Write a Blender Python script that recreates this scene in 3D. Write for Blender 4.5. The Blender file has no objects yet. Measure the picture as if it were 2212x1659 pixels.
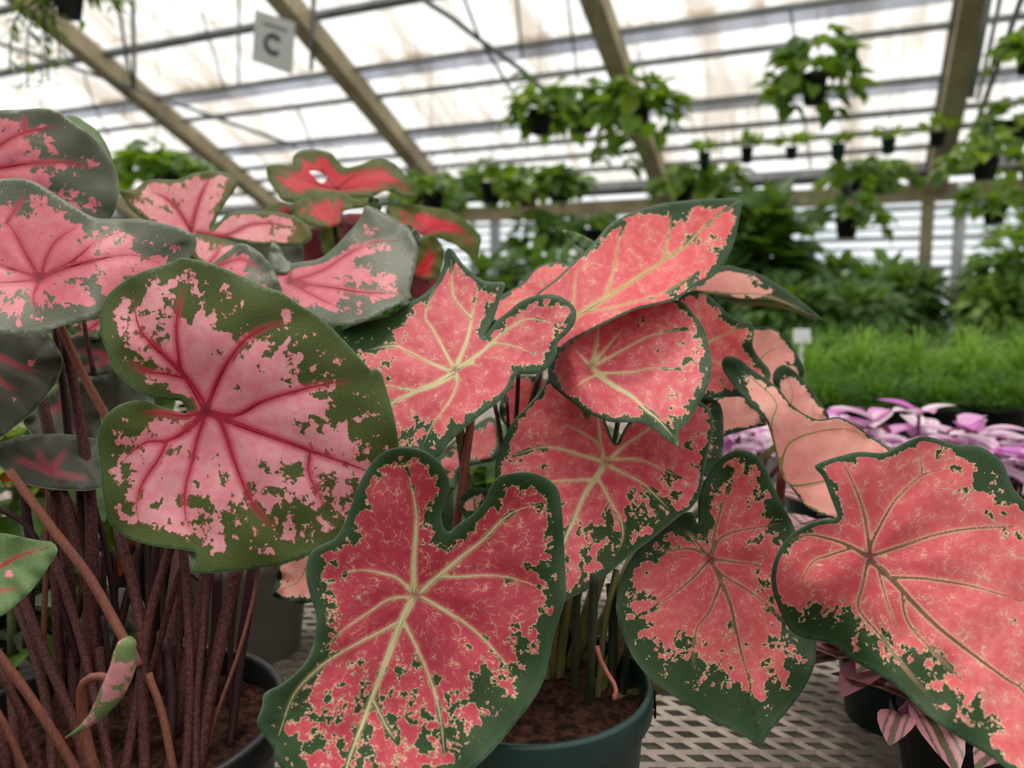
import bpy, math, random
import numpy as np
from mathutils import Vector, Matrix
from mathutils.geometry import delaunay_2d_cdt

# ------------------------------------------------------------------ camera, sky, sun, exposure
scene = bpy.context.scene
COL = scene.collection
W, H, F = 2212.0, 1659.0, 1661.0
PITCH = math.radians(-6.5)
CAM = np.array((0.0, 0.0, 1.16))
cd = bpy.data.cameras.new('camera')
cd.sensor_width = 36.0
cd.lens = F / W * 36.0
cd.clip_start = 0.01
cd.dof.use_dof = True
cd.dof.focus_distance = 0.475
cd.dof.aperture_fstop = 6.0
cam = bpy.data.objects.new('camera', cd)
cam.location = CAM
cam.rotation_euler = (math.radians(90) + PITCH, 0, 0)
COL.objects.link(cam)
scene.camera = cam

world = bpy.data.worlds.new('overcast_sky')
scene.world = world
world.use_nodes = True
bg = world.node_tree.nodes['Background']
bg.inputs[0].default_value = (0.97, 0.985, 1.0, 1)
bg.inputs[1].default_value = 1.18
sd = bpy.data.lights.new('sun', 'SUN')
sd.energy = 2.1
sd.angle = math.radians(14)
sd.color = (1.0, 0.96, 0.9)
sun = bpy.data.objects.new('sun', sd)
sun.rotation_euler = Vector((-0.15, 0.35, 1.0)).to_track_quat('Z', 'Y').to_euler()
COL.objects.link(sun)
scene.view_settings.view_transform = 'Standard'
scene.view_settings.look = 'None'
scene.view_settings.gamma = 1.0
scene.view_settings.use_curve_mapping = False
scene.view_settings.exposure = 0.18
scene.cycles.max_bounces = 10
scene.cycles.transparent_max_bounces = 24

# ------------------------------------------------------------------ helpers
FWD = np.array((0, math.cos(PITCH), math.sin(PITCH)))
UPV = np.array((0, -math.sin(PITCH), math.cos(PITCH)))
RGT = np.array((1.0, 0, 0))

def ray(x, y):
    return FWD + RGT * ((x - W / 2) / F) + UPV * ((H / 2 - y) / F)

def P(x, y, d):
    return CAM + ray(x, y) * d

def PZ(x, y, z):
    r = ray(x, y)
    return CAM + r * ((z - CAM[2]) / r[2])

def lin(c):
    o = []
    for v in c[:3]:
        v = v / 255.0
        o.append(v / 12.92 if v <= 0.04045 else ((v + 0.055) / 1.055) ** 2.4)
    return (o[0], o[1], o[2], 1.0)

def new_mesh(name, verts, faces, smooth=True):
    me = bpy.data.meshes.new(name)
    me.from_pydata([tuple(map(float, v)) for v in verts], [], [tuple(int(i) for i in f) for f in faces])
    if smooth:
        me.polygons.foreach_set('use_smooth', [True] * len(me.polygons))
    me.update()
    return me

def link(name, data, mat=None, parent=None, loc=None):
    o = bpy.data.objects.new(name, data)
    if mat is not None and data is not None and len(data.materials) == 0:
        data.materials.append(mat)
    if parent is not None:
        o.parent = parent
    if loc is not None:
        o.location = loc
    COL.objects.link(o)
    return o

def thing(name, label, cat, loc=(0, 0, 0), group=None):
    o = bpy.data.objects.new(name, None)
    o.empty_display_size = 0.05
    o.location = tuple(map(float, loc))
    COL.objects.link(o)
    o['label'] = label
    o['category'] = cat
    if group:
        o['group'] = group
    return o

def catmull(pts, n_or_step, closed=False):
    pts = np.asarray(pts, float)
    n = len(pts)
    out = []
    segs = n if closed else n - 1
    for i in range(segs):
        if closed:
            p0, p1, p2, p3 = pts[(i - 1) % n], pts[i], pts[(i + 1) % n], pts[(i + 2) % n]
        else:
            p1, p2 = pts[i], pts[i + 1]
            p0 = pts[i - 1] if i > 0 else p1 * 2 - p2
            p3 = pts[i + 2] if i + 2 < n else p2 * 2 - p1
        L = np.linalg.norm(p2 - p1)
        k = max(1, int(round(L / n_or_step)))
        for j in range(k):
            t = j / k
            out.append(0.5 * ((2 * p1) + (-p0 + p2) * t + (2 * p0 - 5 * p1 + 4 * p2 - p3) * t * t + (-p0 + 3 * p1 - 3 * p2 + p3) * t ** 3))
    if not closed:
        out.append(pts[-1])
    return np.array(out)

def tube_data(pts, radii, sides=8, cap=True):
    pts = np.asarray(pts, float)
    n = len(pts)
    radii = np.broadcast_to(np.asarray(radii, float), (n,)) if np.ndim(radii) else np.full(n, float(radii))
    tang = np.gradient(pts, axis=0)
    tang /= np.linalg.norm(tang, axis=1)[:, None] + 1e-12
    ref = np.array((0.31, 0.17, 0.93))
    if abs(np.dot(ref / np.linalg.norm(ref), tang[0])) > 0.9:
        ref = np.array((1.0, 0.1, 0))
    V, Fc = [], []
    a = np.cross(tang[0], ref)
    a /= np.linalg.norm(a)
    for i in range(n):
        a = a - tang[i] * np.dot(a, tang[i])
        a /= np.linalg.norm(a) + 1e-12
        b = np.cross(tang[i], a)
        for k in range(sides):
            th = 2 * math.pi * k / sides
            V.append(pts[i] + (a * math.cos(th) + b * math.sin(th)) * radii[i])
    for i in range(n - 1):
        for k in range(sides):
            k2 = (k + 1) % sides
            Fc.append((i * sides + k, i * sides + k2, (i + 1) * sides + k2, (i + 1) * sides + k))
    if cap:
        Fc.append(tuple(range(sides))[::-1])
        Fc.append(tuple((n - 1) * sides + k for k in range(sides)))
    return V, Fc

def tube(name, pts, radii, mat, parent=None, base=(0, 0, 0), sides=8, step=None):
    pts = np.asarray(pts, float)
    if step:
        pts = catmull(pts, step)
        if np.ndim(radii):
            radii = np.interp(np.linspace(0, 1, len(pts)), np.linspace(0, 1, len(radii)), radii)
    V, Fc = tube_data(pts - np.array(base), radii, sides)
    return link(name, new_mesh(name, V, Fc), mat, parent)

def lathe(name, prof, mat, parent=None, sides=40, loc=None):
    V, Fc = [], []
    for r, z in prof:
        for k in range(sides):
            t = 2 * math.pi * k / sides
            V.append((r * math.cos(t), r * math.sin(t), z))
    for i in range(len(prof) - 1):
        for k in range(sides):
            k2 = (k + 1) % sides
            Fc.append((i * sides + k, i * sides + k2, (i + 1) * sides + k2, (i + 1) * sides + k))
    return link(name, new_mesh(name, V, Fc), mat, parent, loc)

def box_data(c, ax, ay, az):
    """box from centre and three half-axis vectors"""
    c, ax, ay, az = (np.asarray(v, float) for v in (c, ax, ay, az))
    V = [c + sx * ax + sy * ay + sz * az for sx in (-1, 1) for sy in (-1, 1) for sz in (-1, 1)]
    Fc = [(0, 1, 3, 2), (4, 6, 7, 5), (0, 4, 5, 1), (2, 3, 7, 6), (0, 2, 6, 4), (1, 5, 7, 3)]
    return V, Fc

def box(name, c, ax, ay, az, mat, parent=None):
    V, Fc = box_data(c, ax, ay, az)
    return link(name, new_mesh(name, V, Fc, False), mat, parent)

# ------------------------------------------------------------------ materials
class NT:
    def __init__(self, name):
        self.m = bpy.data.materials.new(name)
        self.m.use_nodes = True
        self.t = self.m.node_tree
        self.t.nodes.clear()
        self.out = self.t.nodes.new('ShaderNodeOutputMaterial')

    def n(self, typ, **kw):
        nd = self.t.nodes.new(typ)
        for k, v in kw.items():
            setattr(nd, k, v)
        return nd

    def l(self, a, b):
        self.t.links.new(a, b)

    def put(self, sock, v):
        if hasattr(v, 'is_output'):
            self.l(v, sock)
        else:
            sock.default_value = v

    def attr(self, name):
        nd = self.n('ShaderNodeAttribute')
        nd.attribute_name = name
        return nd

    def math(self, op, a, b=0.0, c=None, clamp=False):
        nd = self.n('ShaderNodeMath', operation=op)
        nd.use_clamp = clamp
        self.put(nd.inputs[0], a)
        self.put(nd.inputs[1], b)
        if c is not None:
            self.put(nd.inputs[2], c)
        return nd.outputs[0]

    def noise(self, vec, scale, detail=3.0, rough=0.55, dist=0.0):
        nd = self.n('ShaderNodeTexNoise')
        if vec is not None:
            self.l(vec, nd.inputs['Vector'])
        nd.inputs['Scale'].default_value = scale
        nd.inputs['Detail'].default_value = detail
        nd.inputs['Roughness'].default_value = rough
        nd.inputs['Distortion'].default_value = dist
        return nd.outputs[0]

    def ss(self, v, a, b, o0=0.0, o1=1.0, smooth=True):
        nd = self.n('ShaderNodeMapRange')
        nd.interpolation_type = 'SMOOTHSTEP' if smooth else 'LINEAR'
        self.put(nd.inputs[0], v)
        self.put(nd.inputs[1], a)
        self.put(nd.inputs[2], b)
        self.put(nd.inputs[3], o0)
        self.put(nd.inputs[4], o1)
        return nd.outputs[0]

    def mix(self, f, a, b, mode='MIX'):
        nd = self.n('ShaderNodeMix')
        nd.data_type = 'RGBA'
        nd.blend_type = mode
        self.put(nd.inputs[0], f)
        self.put(nd.inputs[6], a)
        self.put(nd.inputs[7], b)
        return nd.outputs[2]

    def bump(self, h, strength=0.3, dist=0.001):
        nd = self.n('ShaderNodeBump')
        nd.inputs['Strength'].default_value = strength
        nd.inputs['Distance'].default_value = dist
        self.l(h, nd.inputs['Height'])
        return nd.outputs[0]

    def principled(self, col, rough=0.5, spec=0.5, metal=0.0, normal=None, **kw):
        nd = self.n('ShaderNodeBsdfPrincipled')
        self.put(nd.inputs['Base Color'], col)
        self.put(nd.inputs['Roughness'], rough)
        nd.inputs['Specular IOR Level'].default_value = spec
        nd.inputs['Metallic'].default_value = metal
        if normal is not None:
            self.l(normal, nd.inputs['Normal'])
        return nd.outputs[0]

    def finish(self, sh):
        self.l(sh, self.out.inputs[0])
        return self.m

def simple_mat(name, c1, c2=None, scale=20.0, rough=0.6, spec=0.4, metal=0.0, bump=0.0, detail=4.0, stretch=None, contrast=(0.35, 0.65)):
    T = NT(name)
    tc = T.n('ShaderNodeTexCoord').outputs['Object']
    if stretch:
        mp = T.n('ShaderNodeMapping')
        mp.inputs['Scale'].default_value = stretch
        T.l(tc, mp.inputs[0])
        tc = mp.outputs[0]
    nz = T.noise(tc, scale, detail, 0.6)
    col = T.mix(T.ss(nz, contrast[0], contrast[1]), lin(c1), lin(c2 or c1))
    nrm = T.bump(nz, bump, 0.002) if bump else None
    return T.finish(T.principled(col, rough, spec, metal, nrm))

def leafy_mat(name, c1, c2, trans=0.3, scale=9.0, rough=0.45):
    """plain green leaves of the background plants"""
    T = NT(name)
    tc = T.n('ShaderNodeTexCoord').outputs['Object']
    rnd = T.n('ShaderNodeObjectInfo').outputs['Random']
    nz = T.noise(tc, scale, 2.0)
    f = T.math('ADD', T.ss(nz, 0.35, 0.65, 0.0, 0.6), T.math('MULTIPLY', rnd, 0.4))
    col = T.mix(f, lin(c1), lin(c2))
    pr = T.principled(col, rough, 0.4)
    tr = T.n('ShaderNodeBsdfTranslucent')
    T.l(T.mix(0.5, col, lin((150, 190, 40))), tr.inputs[0])
    mx = T.n('ShaderNodeMixShader')
    mx.inputs[0].default_value = trans
    T.l(pr, mx.inputs[1])
    T.l(tr.outputs[0], mx.inputs[2])
    return T.finish(mx.outputs[0])

def caladium_mat(name, v):
    """pattern lives on the blade: distance to margin, distance to veins and noise along the blade"""
    T = NT(name)
    edge = T.attr('edge').outputs['Fac']
    vd = T.attr('vd').outputs['Fac']
    rr = T.attr('rr').outputs['Fac']
    bias = T.attr('bias').outputs['Fac']
    flow = T.attr('flow').outputs['Vector']
    luv = T.attr('luv').outputs['Vector']
    n1 = T.noise(flow, v['sc1'], 6.0, 0.62)
    n2 = T.noise(luv, v['sc2'], 4.0, 0.6)
    n3 = T.noise(luv, 9.0, 3.0, 0.6)
    e = T.ss(edge, 0.0, v['ew'], 1.0, 0.0)
    s = T.math('MULTIPLY', e, v['ek'])
    s = T.math('ADD', s, T.ss(edge, v['solid'] * 0.5, v['solid'], 1.6, 0.0))
    s = T.math('ADD', s, T.math('MULTIPLY', T.math('SUBTRACT', n1, 0.5), v['k1']))
    s = T.math('ADD', s, T.math('MULTIPLY', T.math('SUBTRACT', n2, 0.5), v['k2']))
    n5 = T.noise(flow, v['sc1'] * 2.8, 4.0, 0.6)
    s = T.math('ADD', s, T.math('MULTIPLY', T.math('SUBTRACT', n5, 0.5), v['k3']))
    s = T.math('ADD', s, bias)
    s = T.math('SUBTRACT', s, v['base'])
    fr = T.math('MULTIPLY', T.ss(vd, 0.0, v['fw'], 1.0, 0.0), T.ss(rr, 0.15, 0.75))
    s = T.math('ADD', s, T.math('MULTIPLY', fr, v['fk']))
    dv_ = T.n('ShaderNodeTexVoronoi')
    dv_.inputs['Scale'].default_value = v['dsc']
    wob = T.n('ShaderNodeVectorMath', operation='ADD')
    dn = T.n('ShaderNodeTexNoise')
    dn.inputs['Scale'].default_value = 3.0
    T.l(luv, dn.inputs['Vector'])
    T.l(luv, wob.inputs[0])
    T.l(dn.outputs[1], wob.inputs[1])
    T.l(wob.outputs[0], dv_.inputs['Vector'])
    sep = T.n('ShaderNodeSeparateColor')
    T.l(dv_.outputs['Color'], sep.inputs[0])
    rad_ = T.math('MULTIPLY', T.ss(sep.outputs[0], 0.2, 1.0, 0.05, 0.52, False), T.ss(s, v['dlim'], 0.0, 0.0, 1.0))
    rad_ = T.math('MULTIPLY', rad_, T.ss(edge, 0.25, 0.7))
    dot = T.math('SUBTRACT', rad_, dv_.outputs['Distance'])
    s = T.math('MINIMUM', s, T.math('MULTIPLY', dot, T.math('SUBTRACT', 0.0, 0.9)))
    # pink blade with mottling and a fine pale net
    pm = T.ss(T.noise(luv, 1.1, 4.0, 0.65), 0.3, 0.7)
    pink = T.mix(pm, lin(v['pink']), lin(v['pink2']))
    pink = T.mix(T.ss(rr, 0.0, 0.8, v['core'], 0.0), pink, lin(v['corec']))
    vor = T.n('ShaderNodeTexVoronoi')
    vor.feature = 'DISTANCE_TO_EDGE'
    vor.inputs['Scale'].default_value = 1.5
    wv = T.n('ShaderNodeVectorMath', operation='ADD')
    T.l(flow, wv.inputs[0])
    nv = T.n('ShaderNodeTexNoise')
    nv.inputs['Scale'].default_value = 1.6
    T.l(luv, nv.inputs['Vector'])
    T.l(nv.outputs[1], wv.inputs[1])
    T.l(wv.outputs[0], vor.inputs['Vector'])
    net = T.ss(vor.outputs[0], 0.0, 0.05, 1.0, 0.0)
    net = T.math('MULTIPLY', net, T.ss(n2, 0.42, 0.62, 0.0, v['net']))
    pink = T.mix(net, pink, lin(v['border']))
    # green margin and blotches
    g = T.mix(T.ss(n3, 0.35, 0.65), lin(v['green']), lin(v['green2']))
    g = T.mix(T.ss(edge, 0.0, 0.5, v['rimk'], 0.0), g, lin(v['rim']))
    fine = T.noise(luv, 26.0, 2.0, 0.5)
    g = T.mix(T.math('MULTIPLY', T.ss(fine, 0.52, 0.66), v['speck']), g, lin(v['speckc']))
    col = T.mix(T.ss(s, -v['bw'], -v['bw'] * 0.4), pink, lin(v['border']))
    col = T.mix(T.ss(s, -v['sharp'], v['sharp']), col, g)
    # veins
    n4 = T.noise(luv, 7.0, 3.0, 0.7)
    vdn = T.math('ADD', vd, T.math('MULTIPLY', T.math('SUBTRACT', n4, 0.5), v['vrag']))
    vt = T.ss(T.attr('vt').outputs['Fac'], 0.0, 0.4)
    halo = T.math('MULTIPLY', vt, T.ss(vdn, 0.0, v['hw'], v['halo'], 0.0))
    col = T.mix(halo, col, lin(v['haloc']))
    vm = T.math('MULTIPLY', T.ss(T.attr('vt').outputs['Fac'], 0.0, 0.15), T.ss(vdn, -0.03, 0.03, 1.0, 0.0))
    col = T.mix(T.math('MULTIPLY', vm, v['vk']), col, lin(v['vein']))
    col = T.mix(T.ss(rr, 0.0, 0.07, v['jk'], 0.0), col, lin(v['jc']))
    col = T.mix(T.ss(edge, 0.0, 0.045, 0.55, 0.0), col, lin(v['line']))
    h = T.math('ADD', T.math('MULTIPLY', n3, 0.5), T.math('MULTIPLY', fine, 0.25))
    h = T.math('ADD', h, T.math('MULTIPLY', net, -0.3))
    nrm = T.bump(h, 0.35, 0.0012)
    pr = T.principled(col, v.get('rough', 0.5), v.get('spec', 0.27), 0.0, nrm)
    tr = T.n('ShaderNodeBsdfTranslucent')
    T.l(T.mix(0.6, col, lin(v['transc']), 'MULTIPLY'), tr.inputs[0])
    mx = T.n('ShaderNodeMixShader')
    mx.inputs[0].default_value = v['trans']
    T.l(pr, mx.inputs[1])
    T.l(tr.outputs[0], mx.inputs[2])
    return T.finish(mx.outputs[0])

# ------------------------------------------------------------------ caladium blade
def seg_dist(Q, A, B):
    """distance of points Q to segments A-B: returns min distance, index and t"""
    best = np.full(len(Q), 1e9)
    bi = np.zeros(len(Q), int)
    bt = np.zeros(len(Q))
    for i in range(len(A)):
        d = B[i] - A[i]
        L2 = d @ d + 1e-12
        t = np.clip(((Q - A[i]) @ d) / L2, 0, 1)
        ds = np.hypot(*(Q - A[i] - t[:, None] * d).T)
        m = ds < best
        best[m] = ds[m]
        bi[m] = i
        bt[m] = t[m]
    return best, bi, bt

def inside(Q, poly):
    x, y = Q[:, 0], Q[:, 1]
    r = np.zeros(len(Q), bool)
    n = len(poly)
    j = n - 1
    for i in range(n):
        xi, yi = poly[i]
        xj, yj = poly[j]
        c = ((yi > y) != (yj > y)) & (x < (xj - xi) * (y - yi) / (yj - yi + 1e-12) + xi)
        r ^= c
        j = i
    return r

def tps(ctrl):
    c = np.asarray(ctrl, float)
    X = c[:, :2] / 300.0
    n = len(X)
    def U(r2):
        return np.where(r2 > 1e-12, 0.5 * r2 * np.log(r2 + 1e-12), 0)
    K = U(((X[:, None] - X[None]) ** 2).sum(-1)) + np.eye(n) * 0.02
    Pm = np.c_[np.ones(n), X]
    A = np.zeros((n + 3, n + 3))
    A[:n, :n] = K
    A[:n, n:] = Pm
    A[n:, :n] = Pm.T
    w = np.linalg.lstsq(A, np.r_[c[:, 2], 0, 0, 0], rcond=None)[0]
    def f(Q):
        q = np.asarray(Q, float) / 300.0
        return U(((q[:, None] - X[None]) ** 2).sum(-1)) @ w[:n] + np.c_[np.ones(len(q)), q] @ w[n:]
    return f

LEAF_SEED = [0]
def blade(plant, mat, outline, J, veins, ctrl, sp=8.0, em=1.0, blobs=(), bias0=0.0, rbias=0.25, aniso=0.45, hole=None, ripple=0.0025, groove=0.0022, ribs=True, rib_mat=None, wscale=0.78, name='leaf'):
    """one leaf blade: an outline in photo pixels, spread over a curved surface at its own distance"""
    LEAF_SEED[0] += 1
    rs = np.random.RandomState(LEAF_SEED[0])
    base = np.array(plant.location)
    J = np.array(J, float)
    out = catmull(outline, sp, closed=True)
    f = tps(ctrl)
    dJ = float(f(J[None])[0])
    cm = dJ / F * 100.0                       # photo pixels to centimetres on the blade
    vp, vw = [], []
    for pts, w in veins:
        c = catmull(pts, sp)
        tt = np.linspace(0, 1, len(c))
        vp.append(c)
        vw.append(w * (1.0 - 0.93 * tt) * wscale)
    lo, hi = out.min(0), out.max(0)
    gx = np.arange(lo[0], hi[0], sp)
    gy = np.arange(lo[1], hi[1], sp * 0.866)
    G = np.array([(x + (0.5 * sp if k % 2 else 0), y) for k, y in enumerate(gy) for x in gx])
    G += rs.uniform(-0.12, 0.12, G.shape) * sp
    G = G[inside(G, out)]
    od, _, _ = seg_dist(G, out, np.roll(out, -1, 0))
    G = G[od > 0.55 * sp]
    if vp:
        va = np.concatenate([c[:-1] for c in vp])
        vb = np.concatenate([c[1:] for c in vp])
        dv, _, _ = seg_dist(G, va, vb)
        G = G[dv > 0.45 * sp]
    verts = [tuple(p) for p in out]
    edges = [(i, (i + 1) % len(out)) for i in range(len(out))]
    for c in vp:
        ins = inside(c, out)
        prev = None
        for p, ok in zip(c, ins):
            if not ok:
                prev = None
                continue
            verts.append(tuple(p))
            if prev is not None:
                edges.append((prev, len(verts) - 1))
            prev = len(verts) - 1
    if hole is not None:
        hb = catmull(hole, sp * 0.7, closed=True)
        k = len(verts)
        verts += [tuple(p) for p in hb]
        edges += [(k + i, k + (i + 1) % len(hb)) for i in range(len(hb))]
        G = G[~inside(G, hb)]
    verts += [tuple(p) for p in G]
    V2, _, F2, _, _, _ = delaunay_2d_cdt([Vector(p) for p in verts], edges, [], 0, 1e-4)
    Q = np.array([tuple(p) for p in V2])
    Fc = np.array([tuple(t) for t in F2])
    cen = Q[Fc].mean(1)
    keep = inside(cen, out)
    if hole is not None:
        keep &= ~inside(cen, hb)
    Fc = Fc[keep]
    used = np.unique(Fc)
    remap = -np.ones(len(Q), int)
    remap[used] = np.arange(len(used))
    Q, Fc = Q[used], remap[Fc]
    # fields over the blade
    ed, ei, et = seg_dist(Q, out, np.roll(out, -1, 0))
    if hole is not None:
        pass
    rad = np.hypot(*(Q - J).T)
    R = np.percentile(np.hypot(*(out - J).T), 70)
    rr = rad / R
    if vp:
        dv, vi, vt = seg_dist(Q, va, vb)
        wa = np.concatenate([w[:-1] for w in vw])
        wb = np.concatenate([w[1:] for w in vw])
        wloc = wa[vi] * (1 - vt) + wb[vi] * vt
        vd = dv - wloc
        ta = np.concatenate([np.linspace(1, 0, len(c))[:-1] for c in vp])
        tb = np.concatenate([np.linspace(1, 0, len(c))[1:] for c in vp])
        vtt = ta[vi] * (1 - vt) + tb[vi] * vt
    else:
        vtt = np.zeros(len(Q))
        dv = np.full(len(Q), 400.0)
        vd = dv.copy()
    bias = bias0 + rbias * (rr - 0.6)
    for (bx, by, br, am) in blobs:
        bias = bias + am * np.exp(-(((Q[:, 0] - bx) ** 2 + (Q[:, 1] - by) ** 2) / (br * br)))
    d = f(Q)
    dcm = cm / 100.0
    puff = 1 - np.exp(-(dv * dcm / 0.008) ** 2)
    d = d - groove * puff
    ph = rs.uniform(0, 6.28, 3)
    per = (ei + et) / max(1, len(out)) * 2 * math.pi
    near = np.exp(-(ed * dcm) / 0.012)
    d = d + ripple * near * (np.sin(per * 7 + ph[0]) + 0.6 * np.sin(per * 13 + ph[1])) * np.clip(rr, 0, 1)
    d = d + 0.0012 * np.sin(Q[:, 0] / 31.0 + ph[1]) * np.sin(Q[:, 1] / 27.0 + ph[2])
    def lift(q, dd):
        return CAM[None] + (FWD[None] + RGT[None] * ((q[:, 0:1] - W / 2) / F) + UPV[None] * ((H / 2 - q[:, 1:2]) / F)) * dd[:, None]
    V3 = lift(Q, d)
    a, b, c = V3[Fc[:, 0]], V3[Fc[:, 1]], V3[Fc[:, 2]]
    nrm = np.cross(b - a, c - a)
    flip = (nrm * (CAM[None] - a)).sum(1) < 0
    Fc[flip] = Fc[flip][:, ::-1]
    me = new_mesh(name, V3 - base, Fc)
    def put(nm, arr, vec=False):
        at = me.attributes.new(nm, 'FLOAT_VECTOR' if vec else 'FLOAT', 'POINT')
        if vec:
            at.data.foreach_set('vector', np.ascontiguousarray(arr, np.float32).ravel())
        else:
            at.data.foreach_set('value', np.ascontiguousarray(arr, np.float32))
    L = Q - J
    ang = np.arctan2(L[:, 1], L[:, 0])
    off = rs.uniform(0, 60, 2)
    luv = np.c_[L * cm + off, np.zeros(len(Q))]
    rc = rad * cm
    # streaks run outwards from the junction: direction cosines keep the seam closed
    flow = np.c_[rc * aniso + off[0], np.cos(ang) * (2.2 + rc * 0.45) * 1.5, np.sin(ang) * (2.2 + rc * 0.45) * 1.5 + off[1]]
    put('edge', ed * cm / em)
    put('vd', vd * cm)
    put('rr', rr)
    put('vt', vtt)
    put('bias', bias)
    put('luv', luv, True)
    put('flow', flow, True)
    o = link(name, me, mat, plant)
    md = o.modifiers.new('thickness', 'SOLIDIFY')
    md.thickness = 0.0005
    md.offset = -1.0
    if ribs and rib_mat is not None:
        for c, w in zip(vp, vw):
            ins = inside(c, out)
            c, w = c[ins], w[ins]
            if len(c) < 4 or w[0] < 1.2:
                continue
            dd = f(c) + 0.00015
            r3 = np.maximum(w * 0.30 * dd / F, 0.00012)
            p3 = lift(c, dd) - base
            Vt, Ft = tube_data(p3, r3, 6)
            link('vein', new_mesh('vein', Vt, Ft), rib_mat, o)
    return o

# ------------------------------------------------------------------ greenhouse shell
AZ = math.radians(-66)
GV = np.array((math.sin(AZ), math.cos(AZ), 0))        # along the gutter
NV = np.array((math.cos(AZ), -math.sin(AZ), 0))       # away from the camera, towards the gutter
ZV = np.array((0, 0, 1.0))
SG, ZG, SLOPE = 8.68, 2.26, math.tan(math.radians(25))
RIDGE = 2.6
def G3(u, s, z):
    return GV * u + NV * s + ZV * z
def roofz(s):
    return ZG + (SG - s) * SLOPE if s >= RIDGE else ZG + (SG - RIDGE) * SLOPE - (RIDGE - s) * SLOPE
def roofpt(x, y, k=0.97):
    r = ray(x, y)
    t = (ZG - CAM[2] + SG * SLOPE) / (r[2] + (r @ NV) * SLOPE)
    return CAM + r * t * k

def panel_mat(name, tint, dirt, streak, body=0.22, lo=0.65, hi=1.02):
    T = NT(name)
    tc = T.n('ShaderNodeTexCoord').outputs['Object']
    mr = T.n('ShaderNodeMapping')
    mr.inputs['Rotation'].default_value = (0, 0, -math.atan2(GV[1], GV[0]))
    T.l(tc, mr.inputs[0])
    mp = T.n('ShaderNodeMapping')
    mp.inputs['Scale'].default_value = streak
    T.l(mr.outputs[0], mp.inputs[0])
    n1 = T.noise(mp.outputs[0], 1.0, 4.0, 0.6)
    n2 = T.noise(tc, 1.3, 3.0, 0.6)
    f = T.ss(T.math('ADD', n1, T.math('MULTIPLY', n2, 0.6)), lo, hi)
    col = T.mix(f, lin(tint), lin(dirt))
    tr = T.n('ShaderNodeBsdfTransparent')
    T.l(col, tr.inputs[0])
    tl = T.n('ShaderNodeBsdfTranslucent')
    T.l(col, tl.inputs[0])
    mx = T.n('ShaderNodeMixShader')
    mx.inputs[0].default_value = body
    T.l(tr.outputs[0], mx.inputs[1])
    T.l(tl.outputs[0], mx.inputs[2])
    return T.finish(mx.outputs[0])

M_panel = panel_mat('cloudy_roof_sheet', (252, 250, 247), (206, 194, 178), (5.0, 0.35, 0.35))
M_wallp = panel_mat('cloudy_wall_sheet', (250, 253, 255), (205, 212, 214), (0.4, 1.0, 4.0))
M_galv = simple_mat('galvanised_steel', (160, 163, 166), (184, 187, 190), 6.0, 0.5, 0.4, 0.3)
M_steel = simple_mat('grey_steel', (112, 115, 117), (134, 136, 137), 5.0, 0.55, 0.4, 0.2)
M_beam = simple_mat('weathered_beam', (168, 154, 126), (196, 182, 152), 3.0, 0.8, 0.2, 0, 0, 4, (1, 1, 1))
M_band = panel_mat('grey_lap_band', (200, 203, 209), (182, 186, 194), (3.0, .4, .4), 0.3)
M_floor = simple_mat('concrete_floor', (52, 54, 46), (84, 88, 74), 3.0, 0.9, 0.2, 0, 0.3, 6)

fl = box('floor', (0, 4, -0.05), (30, 0, 0), (0, 30, 0), (0, 0, 0.05), M_floor)
fl['kind'] = 'structure'

ceil = bpy.data.objects.new('ceiling', None)
COL.objects.link(ceil)
ceil['kind'] = 'structure'
BAYS = [-0.65 + 2.6 * k for k in range(-3, 9)]
rows = [8.62, 7.42, 6.45, 5.75, 4.7, 3.65, 2.6]
for k in range(len(BAYS) - 1):
    for i in range(len(rows) - 1):
        s0, s1 = rows[i], rows[i + 1]
        u0, u1 = BAYS[k] + 0.03, BAYS[k + 1] - 0.03
        V, Fc = [], []
        nu = 26
        for a in range(nu + 1):
            u = u0 + (u1 - u0) * a / nu
            wv = 0.012 * math.cos(a * math.pi)
            for s in (s0 + 0.05, s1):
                V.append(G3(u, s, roofz(s) + 0.10 + wv + (0.02 if s == s1 else 0)))
        for a in range(nu):
            Fc.append((a * 2, a * 2 + 2, a * 2 + 3, a * 2 + 1))
        link('roof_panel', new_mesh('roof_panel', V, Fc), M_panel, ceil)
for k in range(0, len(BAYS) - 1):
    u0, u1 = BAYS[k] + 0.03, BAYS[k + 1] - 0.03
    V = [G3(u0, RIDGE, roofz(RIDGE) + .1), G3(u1, RIDGE, roofz(RIDGE) + .1), G3(u1, -3.5, roofz(-3.5) + .1), G3(u0, -3.5, roofz(-3.5) + .1)]
    link('roof_panel', new_mesh('roof_panel', V, [(0, 1, 2, 3)]), M_panel, ceil)

UA, UB = BAYS[0], BAYS[-1]
SLV = (NV - ZV * SLOPE)
SLV = SLV / np.linalg.norm(SLV)
RNV = np.cross(GV, SLV)
RNV = RNV if RNV[2] > 0 else -RNV
def gbar(name, s, dz, half_w, half_t, mat):
    """bar along the gutter direction lying on the roof slope"""
    c = G3((UA + UB) / 2, s, roofz(s) + dz)
    return box(name, c, GV * (UB - UA) / 2, SLV * half_w, RNV * half_t, mat, ceil)
for s in (5.74, 5.1, 4.4, 3.7):
    gbar('purlin', s, -0.03, 0.030, 0.026, M_steel)
for s in (6.36, 6.72, 7.24, 7.60, 7.84, 8.08):
    gbar('purlin', s, -0.03, 0.017, 0.022, M_steel)
for s in (5.83,):
    gbar('lap_band', s, 0.03, 0.035, 0.008, M_band)
for s in (6.53, 7.40):
    gbar('lap_band', s, 0.03, 0.055, 0.008, M_band)
gbar('gutter', 8.42, -0.03, 0.06, 0.05, M_steel)
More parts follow.
